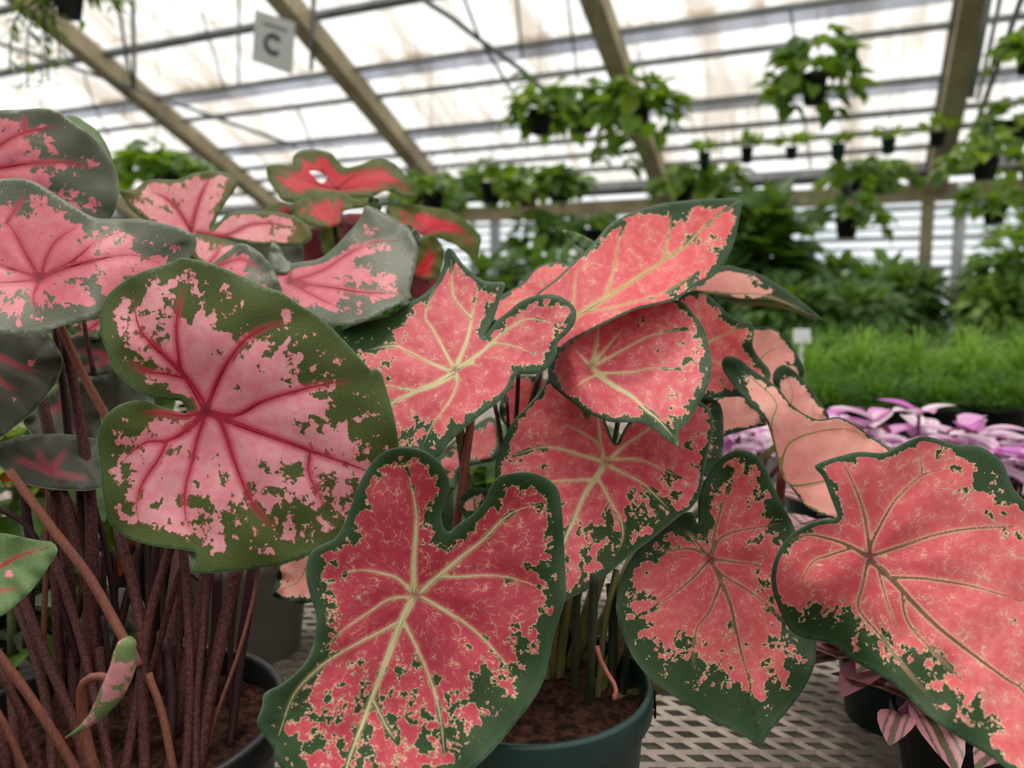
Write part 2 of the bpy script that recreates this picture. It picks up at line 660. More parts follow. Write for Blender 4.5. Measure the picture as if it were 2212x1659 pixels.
box('gutter_beam', G3((UA + UB) / 2, 8.6, ZG - 0.10), GV * (UB - UA) / 2, NV * 0.05, ZV * 0.085, M_beam, ceil)
for u in BAYS:
    a, b = 8.62, RIDGE
    c = G3(u, (a + b) / 2, (roofz(a) + roofz(b)) / 2 - 0.10)
    hl = math.hypot(a - b, roofz(a) - roofz(b)) / 2
    box('rafter', c, SLV * hl, GV * 0.085, RNV * 0.09, M_beam, ceil)
    # thin steel edge on the rafter
    box('rafter_edge', c + RNV * 0.085 + GV * 0.10, SLV * hl, GV * 0.02, RNV * 0.012, M_galv, ceil)
def rod(name, pts, r, mat, k=0.96):
    tube(name, [roofpt(x, y, k) for x, y in pts], r, mat, ceil, sides=6)
for pts, r in [
    ([(-60, 75), (118, 132), (324, 203), (641, 317)], .020),
    ([(915, 0), (975, 38), (1035, 85), (1123, 148), (1210, 225)], .022),
    ([(252, -20), (268, 90), (287, 190)], .018),
    ([(435, 30), (460, 110), (486, 195)], .010),
    ([(641, 233), (660, 280), (678, 330)], .010),
    ([(182, 162), (200, 220), (236, 297)], .010),
    ([(1000, -10), (1035, 81), (1105, 197)], .014),
    ([(1116, -10), (1122, 60), (1128, 125)], .012),
    ([(1225, -10), (1238, 90), (1248, 170)], .010),
    ([(1706, 15), (1712, 50), (1716, 85)], .010),
    ([(1738, 250), (1744, 300), (1751, 360)], .010)]:
    rod('brace_rod', pts, r, M_steel)
for pts, r in [
    ([(286, -20), (289, 100), (291, 190)], .022),
    ([(516, -20), (516, 80), (515, 190)], .012),
    ([(678, -20), (675, 70), (672, 150)], .022),
    ([(2140, -20), (2118, 100), (2098, 210)], .022),
    ([(2165, -20), (2140, 90), (2112, 215)], .016),
    ([(95, -20), (92, 100), (90, 230)], .006), ([(270, 100), (269, 180), (268, 260)], .006)]:
    rod('hanger_rod', pts, r, M_galv)
rod('brace_rod', [(2212, -20), (2160, 130), (2105, 278)], .020, M_steel, 0.93)
rng = random.Random(5)
for k in range(46):                                     # thin hanger wires under the roof
    x = 700 + k * 33 + rng.uniform(-8, 8)
    y0 = rng.uniform(20, 260) + max(0, (1100 - x) * 0.12)
    L = rng.uniform(60, 190)
    tube('wire', [roofpt(x, y0, .95), roofpt(x + rng.uniform(-4, 4), y0 + L, .95)], .0018, M_steel, ceil, sides=4)

# posts under the gutter
def splane(x, y, s):
    r = ray(x, y)
    return CAM + r * (s / (r @ NV))
p = splane(2075, 450, 8.35)
tube('post', [(p[0], p[1], 0), (p[0], p[1], ZG - .05)], .052, M_galv, ceil, sides=14)
p = splane(2004, 450, 8.62)
box('post', (p[0], p[1], 1.1), GV * .055, NV * .055, ZV * 1.1, M_beam, ceil)
p = splane(1440, 500, 8.62)
box('post', (p[0], p[1], 1.1), GV * .055, NV * .055, ZV * 1.1, M_beam, ceil)
p = splane(1070, 500, 8.62)
box('post', (p[0], p[1], 1.1), GV * .05, NV * .05, ZV * 1.1, M_galv, ceil)

wb = bpy.data.objects.new('wall_back', None)
COL.objects.link(wb)
wb['kind'] = 'structure'
SW = 9.0
for k in range(len(BAYS) - 1):
    u0, u1 = BAYS[k] + .02, BAYS[k + 1] - .02
    V = [G3(u0, SW, .8), G3(u1, SW, .8), G3(u1, SW, 2.3), G3(u0, SW, 2.3)]
    link('wall_panel', new_mesh('wall_panel', V, [(0, 1, 2, 3)]), M_wallp, wb)
    box('mullion', G3(BAYS[k], SW - .03, 1.15), GV * .03, NV * .03, ZV * 1.15, M_galv, wb)
z = 0.85
i = 0
while z < 2.15:
    box('girt', G3((UA + UB) / 2, SW - .05, z), GV * (UB - UA) / 2, NV * .008, ZV * (0.012 if i % 3 else 0.022), M_galv, wb)
    z += 0.10
    i += 1
M_block = simple_mat('grey_block', (92, 90, 84), (116, 112, 104), 2.0, .9, .2, 0, .3)
box('knee_wall', G3((UA + UB) / 2, SW, .4), GV * (UB - UA) / 2, NV * .08, ZV * .4, M_block, wb)
wf = box('wall_front_light_block', G3((UA + UB) / 2, -3.6, 1.35), GV * (UB - UA) / 2, NV * .08, ZV * 1.35, simple_mat('light_block_grey', (132, 128, 118), (152, 148, 138), 1.5, .9, .2))  # unseen solid wall, added behind the camera to cut light on leaf faces
wf['kind'] = 'structure'
wr = box('wall_right_light_block', G3(UA, 2.6, 1.3), GV * .06, NV * 6.2, ZV * 1.3, simple_mat('green_grey_wall', (120, 126, 112), (140, 146, 130), 1.5, .9, .2))  # out of view; added solid to hold back light from the side
wr['kind'] = 'structure'
wl = bpy.data.objects.new('wall_left', None)
COL.objects.link(wl)
wl['kind'] = 'structure'
for j in range(5):
    s0, s1 = 8.9 - j * 2.4, 8.9 - (j + 1) * 2.4 + .04
    zt0, zt1 = roofz(min(s0, 8.6)) + .1, roofz(s1) + .1
    V = [G3(UB, s0, 0), G3(UB, s1, 0), G3(UB, s1, zt1), G3(UB, s0, zt0)]
    link('wall_panel', new_mesh('wall_panel', V, [(0, 1, 2, 3)]), M_wallp, wl)

# ------------------------------------------------------------------ bench of expanded metal
M_mesh = simple_mat('expanded_metal', (142, 130, 122), (172, 160, 150), 30.0, 0.5, 0.5, 0.1)
M_frame = simple_mat('bench_frame', (120, 118, 114), (146, 142, 138), 8.0, 0.5, 0.4, 0.3)
ZB = 0.80
def expanded(x0, x1, y0, y1, a, bx, by, st, th):
    """diamond lattice of tilted strands: one family along x, the other slanting towards +x, -y"""
    nj = int((y1 - y0) / by)
    ni = int((x1 - x0) / a) + 1
    A, B = [], []
    for j in range(nj + 1):
        y = y1 - j * by
        off = (j * bx) % a
        xs = x0 + off + a * np.arange(ni)
        xs = xs[xs < x1 - a * .2]
        p = np.c_[xs, np.full(len(xs), y)]
        A.append(p)
        B.append(np.c_[np.minimum(xs + a, x1), np.full(len(xs), y)])
        if j < nj:
            A.append(p)
            B.append(np.c_[np.minimum(xs + bx, x1), np.full(len(xs), y - by)])
    A, B = np.concatenate(A), np.concatenate(B)
    n = len(A)
    d = (B - A) / (np.linalg.norm(B - A, axis=1)[:, None] + 1e-9)
    nn = np.c_[-d[:, 1], d[:, 0]]
    nn[nn[:, 1] < 0] *= -1
    V = np.zeros((n, 8, 3))
    tilt = st * 0.55
    for k, (e, sg_, zz) in enumerate([(A, -1, -th), (A, 1, -th), (A, 1, 0), (A, -1, 0), (B, -1, -th), (B, 1, -th), (B, 1, 0), (B, -1, 0)]):
        V[:, k, :2] = e + nn * st * sg_
        V[:, k, 2] = ZB + zz - tilt * (1 - sg_) * 0.5
    f = np.array([(0, 4, 5, 1), (1, 5, 6, 2), (2, 6, 7, 3), (3, 7, 4, 0)])
    Fc = (f[None] + 8 * np.arange(n)[:, None, None]).reshape(-1, 4)
    return V.reshape(-1, 3), Fc

def bench(label, x0, x1, y0, y1, fine, group=None):
    b = thing('plant_bench', label, 'bench', ((x0 + x1) / 2, (y0 + y1) / 2, 0))
    base = np.array(b.location)
    if fine:
        V, Fc = expanded(x0, x1, y0, y1, 0.0225, 0.0125, 0.0165, 0.0024, 0.0026)
    else:
        V, Fc = expanded(x0, x1, y0, y1, 0.06, 0.03, 0.05, 0.005, 0.003)
    link('mesh_top', new_mesh('mesh_top', np.array(V) - base, Fc, False), M_mesh, b)
    for (cx, cy, hx, hy) in [((x0 + x1) / 2, y0, (x1 - x0) / 2, .015), ((x0 + x1) / 2, y1, (x1 - x0) / 2, .015), (x0, (y0 + y1) / 2, .015, (y1 - y0) / 2), (x1, (y0 + y1) / 2, .015, (y1 - y0) / 2)]:
        box('rail', np.array((cx, cy, ZB - .03)) - base, (hx, 0, 0), (0, hy, 0), (0, 0, .025), M_frame, b)
    for cx in (x0 + .1, x1 - .1):
        for cy in (y0 + .1, y1 - .1):
            tube('leg', [(cx, cy, 0), (cx, cy, ZB - .03)], .02, M_frame, b, base)
    return b
bench('expanded metal bench under the pink caladium pots', -1.5, 1.7, 0.05, 1.45, True)
bench('bench carrying the feathery grass pots behind the pink trailing plants', -2.6, 3.0, 1.75, 2.75, False)
bench('far bench of leafy bushes in front of the white wall', -3.5, 4.2, 3.3, 4.6, False)

# ------------------------------------------------------------------ sign
M_sign = simple_mat('grey_sign_board', (166, 168, 166), (174, 176, 174), 2.0, 0.7, 0.3)
M_ink = simple_mat('dark_sign_print', (52, 54, 54), (66, 68, 66), 5.0, 0.8, 0.2)
dS = 4.4
q = [P(553, 20, dS), P(637, 50, dS * 0.97), P(630, 160, dS * 0.97), P(546, 132, dS)]
sx = (q[1] - q[0] + q[2] - q[3]) / 2
sy = (q[0] - q[3] + q[1] - q[2]) / 2
sn = np.cross(sx, sy)
sn /= np.linalg.norm(sn)
sc = sum(q) / 4
sg = thing('hanging_sign', 'grey hanging sign with a large dark letter C under the roof', 'sign', q[3])
sb = np.array(sg.location)
box('board', sc - sb, sx / 2, sy / 2, sn * 0.006, M_sign, sg)
face = sn if np.dot(sn, CAM - sc) > 0 else -sn
def strip(name, pts, w, mat, parent):
    """flat print: ribbon in the board's own plane (u across, v up, both -0.5..0.5)"""
    p3 = np.array([sc + sx * a + sy * b + face * 0.009 for a, b in pts]) - sb
    V, Fc = [], []
    for i in range(len(p3)):
        t = p3[min(i + 1, len(p3) - 1)] - p3[max(i - 1, 0)]
        t /= np.linalg.norm(t)
        nn = np.cross(t, face)
        V += [p3[i] - nn * w, p3[i] + nn * w]
    for i in range(len(p3) - 1):
        Fc.append((2 * i, 2 * i + 1, 2 * i + 3, 2 * i + 2))
    return link(name, new_mesh(name, V, Fc), mat, parent)
strip('letter_c', [(0.02 + 0.2 * math.cos(t), -0.06 + 0.165 * math.sin(t)) for t in np.linspace(math.radians(42), math.radians(318), 30)], 0.014, M_ink, sg)
for k in range(9):                                       # the unreadable small line above
    a = -0.26 + k * 0.068
    strip('small_print', [(a, 0.27), (a + 0.03, 0.31), (a + 0.045, 0.26)], 0.0045, M_ink, sg)
for a in (-0.46, 0.44):
    e = sc + sx * a + sy * 0.48
    tube('hanger_wire', [e - sb, e - sb + np.array((0, 0, 0.55))], .002, M_steel, sg, sides=5)

# ------------------------------------------------------------------ caladium varieties
VB = dict(sc1=0.75, sc2=1.1, k1=2.4, k2=1.9, k3=1.0, ew=1.5, ek=0.75, solid=0.42, base=0.50, fw=0.22, fk=0.52, pink=(220, 90, 106), pink2=(235, 134, 138), core=0.6, corec=(205, 62, 84),
          net=0.75, border=(244, 216, 178), green=(38, 66, 34), green2=(52, 82, 42), rim=(72, 100, 78), rimk=0.6, speck=0.15, speckc=(110, 130, 80), bw=0.085, sharp=0.012,
          vrag=0.16, hw=0.20, halo=0.35, haloc=(236, 196, 160), vk=0.95, vein=(216, 212, 160), jk=0.7, jc=(150, 40, 62), line=(140, 160, 130), transc=(255, 195, 172), trans=0.24, dsc=1.9, dlim=1.1)
VA = dict(sc1=0.6, sc2=1.0, k1=2.7, k2=2.0, k3=1.0, ew=1.3, ek=0.7, solid=0.5, base=0.14, fw=0.2, fk=0.0, pink=(244, 152, 170), pink2=(246, 184, 193), core=0.35, corec=(222, 100, 125),
          net=0.1, border=(222, 130, 130), green=(66, 86, 38), green2=(88, 104, 46), rim=(70, 106, 62), rimk=0.8, speck=0.45, speckc=(140, 140, 62), bw=0.05, sharp=0.014,
          vrag=0.14, hw=0.38, halo=0.75, haloc=(212, 60, 88), vk=0.95, vein=(178, 26, 60), jk=0.8, jc=(120, 14, 45), line=(175, 190, 165), transc=(225, 255, 90), trans=0.30, dsc=1.6, dlim=0.9)
VR = dict(VA, pink=(215, 28, 52), pink2=(226, 50, 70), core=0.4, corec=(235, 20, 50), green=(78, 92, 14), green2=(100, 108, 22), rim=(92, 112, 20), ew=2.2, ek=0.8, base=0.42, k1=1.6, k2=0.6, k3=.5, solid=.8,
          sharp=0.16, bw=0.2, border=(170, 60, 40), halo=0.7, haloc=(225, 25, 55), vein=(200, 10, 48), speck=0.1, trans=0.45, transc=(255, 230, 60), net=0.0, hw=0.8)
M_B = caladium_mat('pink_caladium_blade', VB)
M_B5 = caladium_mat('shaded_rose_caladium_blade', dict(VB, pink=(196, 66, 86), pink2=(214, 96, 106), corec=(184, 42, 72)))  # deeper rose, darkened to stand in for shade on the camera-facing front leaf
M_B7 = caladium_mat('pale_pink_caladium_blade', dict(VB, pink=(230, 104, 108), pink2=(236, 140, 142), base=0.66, vein=(110, 82, 62), halo=0.6, fk=0.25, jc=(120, 30, 50), ew=1.1, solid=.32))
M_B6 = caladium_mat('heart_caladium_blade', dict(VB, pink=(226, 100, 106), pink2=(232, 132, 132), vein=(120, 96, 70), halo=0.35, jc=(110, 20, 45), jk=0.9, ew=2.6, base=0.46, fk=0.36, solid=.5))
M_B8 = caladium_mat('blush_caladium_blade', dict(VB, pink=(250, 182, 174), pink2=(252, 208, 196), corec=(244, 164, 160), base=0.58, ew=0.6, solid=.13, vein=(165, 150, 85), k1=1.6, k2=1.2, k3=1.0, fk=.1, trans=.45, transc=(255, 232, 228), net=.7))
M_B2 = caladium_mat('rose_caladium_blade', dict(VB, pink=(236, 96, 104), pink2=(242, 132, 132), vein=(196, 172, 104), base=0.62, ew=1.1, k1=2.0, solid=.18))
M_A = caladium_mat('red_veined_caladium_blade', VA)
M_AG = caladium_mat('grey_green_caladium_blade', dict(VA, green=(74, 84, 62), green2=(98, 106, 84), rim=(104, 122, 100), speck=.3, speckc=(140, 140, 110), pink=(232, 112, 132), pink2=(236, 146, 158), rough=0.42, spec=0.5))
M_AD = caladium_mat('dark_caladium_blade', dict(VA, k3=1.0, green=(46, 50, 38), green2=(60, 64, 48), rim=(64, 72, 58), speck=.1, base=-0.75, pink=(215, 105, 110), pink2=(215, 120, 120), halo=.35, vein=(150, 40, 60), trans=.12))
M_AL = caladium_mat('light_green_caladium_blade', dict(VA, green=(104, 132, 84), green2=(118, 146, 96), rim=(96, 130, 76), speck=.1, base=-0.75, vein=(190, 50, 75), halo=.4, hw=.2))
M_AP = caladium_mat('bright_pink_caladium_blade', dict(VA, base=0.40, ew=0.8, solid=.35, pink=(245, 150, 165), pink2=(248, 186, 190), green=(98, 92, 20), green2=(120, 104, 30), trans=.4))
M_R = caladium_mat('red_caladium_blade', VR)
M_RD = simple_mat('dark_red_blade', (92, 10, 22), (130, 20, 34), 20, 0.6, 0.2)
M_fold = simple_mat('leaf_underside_green', (84, 104, 46), (112, 130, 58), 30, 0.6, 0.2)
M_veinB = simple_mat('cream_vein', (206, 202, 150), (222, 216, 172), 60, 0.5, 0.3)
M_veinBd = simple_mat('olive_vein', (128, 96, 76), (170, 150, 112), 60, 0.5, 0.3)
M_veinA = simple_mat('crimson_vein', (176, 28, 62), (196, 50, 78), 60, 0.5, 0.3)
M_stemA = simple_mat('speckled_plum_stem', (62, 31, 32), (96, 54, 49), 900, 0.6, 0.25, 0, 0.1, 3, (1, 1, 0.25), (0.42, 0.6))
M_stemA2 = simple_mat('brown_pink_stem', (124, 74, 60), (142, 90, 74), 700, 0.6, 0.25, 0, 0.1, 3, (1, 1, 0.2))
M_stemR = simple_mat('deep_plum_stem', (38, 17, 20), (60, 29, 31), 900, 0.6, 0.25, 0, 0.1, 3, (1, 1, 0.25))
M_stemB = simple_mat('olive_stem', (86, 88, 48), (120, 116, 66), 120, 0.55, 0.3, 0, 0, 3, (1, 1, 0.2))
M_stemBd = simple_mat('dark_green_stem', (34, 44, 30), (60, 62, 40), 120, 0.55, 0.3, 0, 0, 3, (1, 1, 0.2))
M_soil = simple_mat('potting_soil', (34, 22, 18), (78, 50, 40), 160, 0.95, 0.1, 0, 0.8, 8)
M_teal = simple_mat('teal_plastic_pot', (28, 56, 54), (34, 64, 62), 14, 0.38, 0.5)
M_black = simple_mat('black_plastic_pot', (22, 24, 26), (34, 36, 38), 14, 0.45, 0.5)
M_white = simple_mat('white_plastic_pot', (150, 148, 140), (168, 165, 158), 14, 0.45, 0.5)
M_terra = simple_mat('brown_plastic_pot', (120, 78, 62), (140, 92, 74), 14, 0.5, 0.4)

def pot(plant, r, h, mat, soil=True, rim=None):
    rim = rim or r * 0.09
    prof = [(0.001, 0.001), (r * .74, 0), (r * .76, h * .02), (r * .93, h * .84), (r * .985, h * .845), (r, h * .86), (r * 1.01, h * .985), (r * 1.0, h), (r * .955, h), (r * .945, h * .985), (r * .91, h * .6), (r * .74, h * .05), (0.001, h * .04)]
    o = lathe('pot', prof, mat, plant, 48)
    if soil:
        rs = np.random.RandomState(int(r * 1e5) % 9973)
        n = 16
        V = [(0, 0, h * .88)]
        Fc = []
        for a in range(1, n + 1):
            for k in range(40):
                t = 2 * math.pi * k / 40
                rad = r * .935 * a / n
                V.append((rad * math.cos(t), rad * math.sin(t), h * .87 + rs.uniform(-.0022, .0022) + (0.004 * (1 - a / n))))
        for k in range(40):
            Fc.append((0, 1 + k, 1 + (k + 1) % 40))
        for a in range(n - 1):
            for k in range(40):
                k2 = (k + 1) % 40
                Fc.append((1 + a * 40 + k, 1 + a * 40 + k2, 1 + (a + 1) * 40 + k2, 1 + (a + 1) * 40 + k))
        link('soil', new_mesh('soil', V, Fc, False), M_soil, plant)
    return o

def stem_px(plant, pts, w, d0, d1, mat, name='petiole', taper=1.0):
    pts = np.array(pts, float)
    c = catmull(pts, 22)
    t = np.linspace(0, 1, len(c))
    dd = d0 + (d1 - d0) * t
    p3 = np.array([P(x, y, d) for (x, y), d in zip(c, dd)])
    r = w * 0.5 * dd / F * (1 + (taper - 1) * (1 - t))
    return tube(name, p3, r, mat, plant, plant.location, 10)

def soil_depth(x, y, z=0.903):
    return (z - CAM[2]) / ray(x, y)[2]

def petiole(plant, J, dJ, foot, mat, r=0.0045, bow=0.03):
    a = P(J[0], J[1], dJ + 0.004)
    b = np.array(foot, float)
    m1 = a + np.array((0, 0.02, -0.03))
    m2 = b * 0.55 + a * 0.45 + np.array((0, bow, 0.0))
    return tube('petiole', [a, m1, m2, b], [r * .75, r * .8, r, r * 1.15], mat, plant, plant.location, 10, step=0.012)

# ================================================================== pink caladium in the teal pot
cB = np.array((0.010, 0.462, ZB))
PB = thing('potted_caladium', 'pink caladium with dark green margins and cream veins in a teal pot', 'caladium', cB)
pot(PB, 0.078, 0.122, M_teal)
def Bf(dx, dy):
    return (cB[0] + dx, cB[1] + dy, ZB + .105)

# big front leaf
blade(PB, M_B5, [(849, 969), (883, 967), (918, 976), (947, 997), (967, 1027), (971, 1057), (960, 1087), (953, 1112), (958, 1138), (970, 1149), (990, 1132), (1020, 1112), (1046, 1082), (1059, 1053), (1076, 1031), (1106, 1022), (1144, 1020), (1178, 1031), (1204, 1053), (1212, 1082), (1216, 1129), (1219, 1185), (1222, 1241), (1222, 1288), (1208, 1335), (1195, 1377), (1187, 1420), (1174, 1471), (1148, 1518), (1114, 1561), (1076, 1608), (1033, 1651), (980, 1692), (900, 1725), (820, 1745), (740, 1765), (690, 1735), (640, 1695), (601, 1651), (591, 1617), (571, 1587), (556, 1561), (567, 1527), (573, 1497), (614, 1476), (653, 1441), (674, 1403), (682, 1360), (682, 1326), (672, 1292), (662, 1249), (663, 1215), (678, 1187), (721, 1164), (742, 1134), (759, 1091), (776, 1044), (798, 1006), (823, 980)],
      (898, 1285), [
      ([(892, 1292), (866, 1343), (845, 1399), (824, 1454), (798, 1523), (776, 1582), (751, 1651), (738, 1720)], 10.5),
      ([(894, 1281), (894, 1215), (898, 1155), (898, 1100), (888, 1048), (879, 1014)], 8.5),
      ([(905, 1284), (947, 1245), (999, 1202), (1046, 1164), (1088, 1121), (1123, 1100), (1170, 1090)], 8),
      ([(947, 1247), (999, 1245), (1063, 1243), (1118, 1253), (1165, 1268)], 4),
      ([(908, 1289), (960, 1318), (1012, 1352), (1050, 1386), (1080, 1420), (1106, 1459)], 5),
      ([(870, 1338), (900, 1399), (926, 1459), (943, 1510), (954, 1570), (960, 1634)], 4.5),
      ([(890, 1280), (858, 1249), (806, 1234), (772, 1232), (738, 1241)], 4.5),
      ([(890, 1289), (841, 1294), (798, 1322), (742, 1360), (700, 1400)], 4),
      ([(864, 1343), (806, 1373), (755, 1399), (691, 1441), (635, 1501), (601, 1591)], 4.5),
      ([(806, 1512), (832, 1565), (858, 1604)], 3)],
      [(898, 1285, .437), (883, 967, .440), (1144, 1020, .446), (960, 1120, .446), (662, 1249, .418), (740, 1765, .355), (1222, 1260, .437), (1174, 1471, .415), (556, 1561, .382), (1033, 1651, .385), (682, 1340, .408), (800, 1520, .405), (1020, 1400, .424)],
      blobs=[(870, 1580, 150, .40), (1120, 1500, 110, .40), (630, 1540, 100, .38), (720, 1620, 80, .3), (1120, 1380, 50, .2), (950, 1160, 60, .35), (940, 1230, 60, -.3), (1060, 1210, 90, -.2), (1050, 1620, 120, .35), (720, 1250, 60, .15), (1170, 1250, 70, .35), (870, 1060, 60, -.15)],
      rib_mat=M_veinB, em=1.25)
petiole(PB, (898, 1287), .440, Bf(-.02, .0), M_stemB)

# upper middle leaf
blade(PB, M_B, [(963, 542), (975, 537), (1000, 570), (1035, 602), (1063, 609), (1090, 611), (1081, 641), (1070, 676), (1056, 708), (1045, 727), (1074, 692), (1098, 673), (1123, 652), (1155, 639), (1194, 636), (1225, 648), (1243, 669), (1241, 697), (1222, 722), (1204, 740), (1201, 764), (1183, 793), (1155, 807), (1116, 810), (1102, 839), (1077, 867), (1039, 895), (1000, 927), (968, 958), (943, 988), (900, 992), (850, 990), (800, 988), (760, 972), (748, 920), (755, 860), (752, 800), (735, 762), (728, 722), (785, 697), (841, 683), (883, 655), (912, 638), (943, 609), (957, 578)],
      (982, 800), [
      ([(982, 805), (943, 828), (897, 846), (845, 872), (800, 900), (765, 945)], 9),
      ([(984, 794), (1007, 740), (1021, 683), (1035, 609)], 6),
      ([(1018, 690), (982, 645), (977, 616), (975, 560)], 3.5),
      ([(980, 794), (933, 708), (919, 687), (926, 652), (943, 616)], 4),
      ([(976, 803), (926, 782), (883, 761), (852, 747), (785, 757)], 4.5),
      ([(988, 798), (1039, 761), (1088, 719), (1134, 690), (1176, 694), (1215, 708)], 6),
      ([(1035, 764), (1067, 743), (1116, 750), (1158, 768)], 3.2),
      ([(986, 806), (989, 824), (979, 853), (961, 881), (933, 920), (915, 960)], 3.2),
      ([(905, 844), (834, 833), (790, 820)], 3.5),
      ([(990, 799), (1015, 787), (1039, 793)], 2.6)],
      [(982, 800, .525), (975, 539, .605), (1090, 611, .578), (1045, 727, .545), (1243, 669, .512), (1194, 636, .522), (1116, 810, .503), (943, 988, .478), (765, 945, .505), (728, 720, .565), (785, 697, .578), (841, 683, .578), (900, 650, .588), (1000, 927, .484), (1040, 650, .572), (860, 760, .548)],
      blobs=[(770, 725, 70, .75), (850, 690, 50, .5), (900, 960, 70, .55), (1060, 680, 30, .4), (950, 700, 70, -.3), (1060, 770, 80, -.2), (975, 600, 60, -.3), (1040, 840, 60, -.05)], rib_mat=M_veinB, em=0.8)
petiole(PB, (982, 802), .528, Bf(-.03, .02), M_stemB)

# long leaf at the upper right
blade(PB, M_B2, [(1155, 640), (1200, 603), (1246, 560), (1278, 529), (1320, 483), (1370, 458), (1419, 442), (1450, 437), (1502, 431), (1553, 429), (1601, 431), (1598, 465), (1588, 517), (1574, 551), (1557, 579), (1536, 600), (1502, 614), (1484, 631), (1457, 648), (1418, 658), (1372, 669), (1317, 694), (1274, 715), (1231, 738), (1206, 755), (1190, 740), (1175, 700), (1163, 665)],
      (1225, 695), [
      ([(1225, 695), (1278, 662), (1352, 616), (1423, 570), (1480, 532), (1515, 496), (1581, 444), (1599, 434)], 7.5),
      ([(1228, 690), (1239, 652), (1242, 610), (1249, 570)], 4),
      ([(1306, 645), (1324, 588), (1335, 528), (1350, 480)], 3.4),
      ([(1430, 566), (1444, 511), (1450, 465)], 2.6),
      ([(1228, 692), (1250, 675), (1299, 669), (1370, 652), (1440, 630), (1520, 580)], 2.6)],
      [(1225, 695, .560), (1601, 431, .700), (1320, 483, .640), (1502, 431, .685), (1574, 551, .645), (1457, 648, .565), (1372, 669, .548), (1274, 715, .537), (1206, 755, .540), (1155, 640, .585), (1423, 570, .620)],
      blobs=[(1460, 440, 80, .5), (1310, 500, 60, .25), (1380, 560, 90, -.3), (1250, 650, 80, -.4), (1580, 540, 60, .15), (1200, 700, 60, -.4)], rib_mat=M_veinB)
petiole(PB, (1225, 697), .565, Bf(.0, .03), M_stemB)

# shield-shaped leaf with rolled left side
blade(PB, M_B, [(1466, 967), (1467, 927), (1486, 912), (1504, 881), (1523, 847), (1535, 811), (1536, 774), (1529, 737), (1520, 709), (1501, 681), (1480, 657), (1461, 648), (1400, 628), (1330, 636), (1270, 676), (1237, 720), (1203, 757), (1184, 795), (1190, 830), (1213, 852), (1238, 870), (1262, 888), (1298, 904), (1323, 911), (1360, 911), (1387, 912), (1409, 924), (1437, 946), (1461, 962)],
      (1277, 790), [
      ([(1277, 790), (1295, 811), (1329, 835), (1366, 857), (1394, 884), (1421, 906), (1460, 950)], 7.5),
      ([(1281, 785), (1289, 737), (1292, 709), (1300, 660)], 5),
      ([(1284, 782), (1317, 743), (1350, 703)], 3.5),
      ([(1286, 789), (1347, 755), (1409, 724), (1486, 709)], 3.6),
      ([(1292, 806), (1363, 804), (1409, 795), (1470, 798)], 3.2),
      ([(1274, 789), (1255, 768), (1240, 755)], 4),
      ([(1289, 809), (1261, 823), (1240, 838)], 3)],
      [(1277, 790, .548), (1466, 967, .468), (1536, 790, .530), (1400, 634, .605), (1461, 651, .600), (1270, 690, .588), (1232, 770, .528), (1236, 838, .520), (1190, 800, .565), (1215, 850, .545), (1274, 890, .508), (1360, 911, .498), (1400, 800, .543)],
      blobs=[(1500, 760, 60, .45), (1425, 920, 60, .6), (1380, 700, 50, .25), (1300, 890, 50, .35), (1210, 810, 40, .25), (1320, 760, 80, -.35), (1400, 760, 50, .1), (1480, 860, 50, .2)], bias0=-.1, rib_mat=M_veinB, em=0.6)
petiole(PB, (1277, 792), .552, Bf(.01, .02), M_stemB)

# round leaf below it
blade(PB, M_B, [(1184, 814), (1169, 841), (1141, 875), (1111, 906), (1092, 940), (1077, 974), (1069, 1017), (1075, 1080), (1100, 1160), (1140, 1250), (1185, 1328), (1222, 1297), (1260, 1278), (1297, 1253), (1349, 1208), (1409, 1163), (1467, 1115), (1492, 1098), (1513, 1066), (1520, 1020), (1532, 967), (1540, 930), (1538, 897), (1520, 872), (1490, 858), (1440, 850), (1390, 870), (1352, 920), (1330, 958), (1312, 920), (1290, 860), (1255, 800), (1218, 792)],
      (1310, 998), [
      ([(1307, 1003), (1286, 1034), (1261, 1072), (1240, 1124), (1222, 1163), (1205, 1220), (1190, 1300)], 8),
      ([(1306, 998), (1255, 983), (1212, 970), (1163, 967), (1110, 985)], 5),
      ([(1305, 991), (1295, 961), (1255, 934), (1212, 912)], 4),
      ([(1297, 966), (1292, 909), (1278, 840)], 4.5),
      ([(1316, 993), (1347, 964), (1378, 943), (1409, 921), (1450, 890)], 5),
      ([(1320, 992), (1378, 993), (1424, 1010), (1470, 1032)], 4),
      ([(1314, 1006), (1347, 1023), (1387, 1044), (1418, 1072), (1445, 1100)], 4.5),
      ([(1291, 1030), (1317, 1081), (1341, 1124), (1345, 1163), (1330, 1200)], 3.6),
      ([(1283, 1035), (1231, 1038), (1197, 1040), (1130, 1050)], 4)],
      [(1310, 998, .556), (1069, 1017, .522), (1185, 1325, .470), (1540, 930, .552), (1492, 1100, .518), (1349, 1208, .492), (1184, 814, .585), (1440, 850, .588), (1330, 955, .572), (1222, 1170, .512), (1111, 906, .548)],
      blobs=[(1110, 960, 60, .3), (1160, 975, 40, .25), (1380, 1130, 80, .5), (1300, 1200, 70, .5), (1430, 1050, 40, .2), (1440, 1090, 50, .35), (1250, 930, 80, -.35), (1310, 950, 80, -.3), (1400, 1000, 60, -.1), (1500, 960, 60, .2)], rib_mat=M_veinB, em=0.5)
petiole(PB, (1310, 1000), .560, Bf(.01, .03), M_stemB)

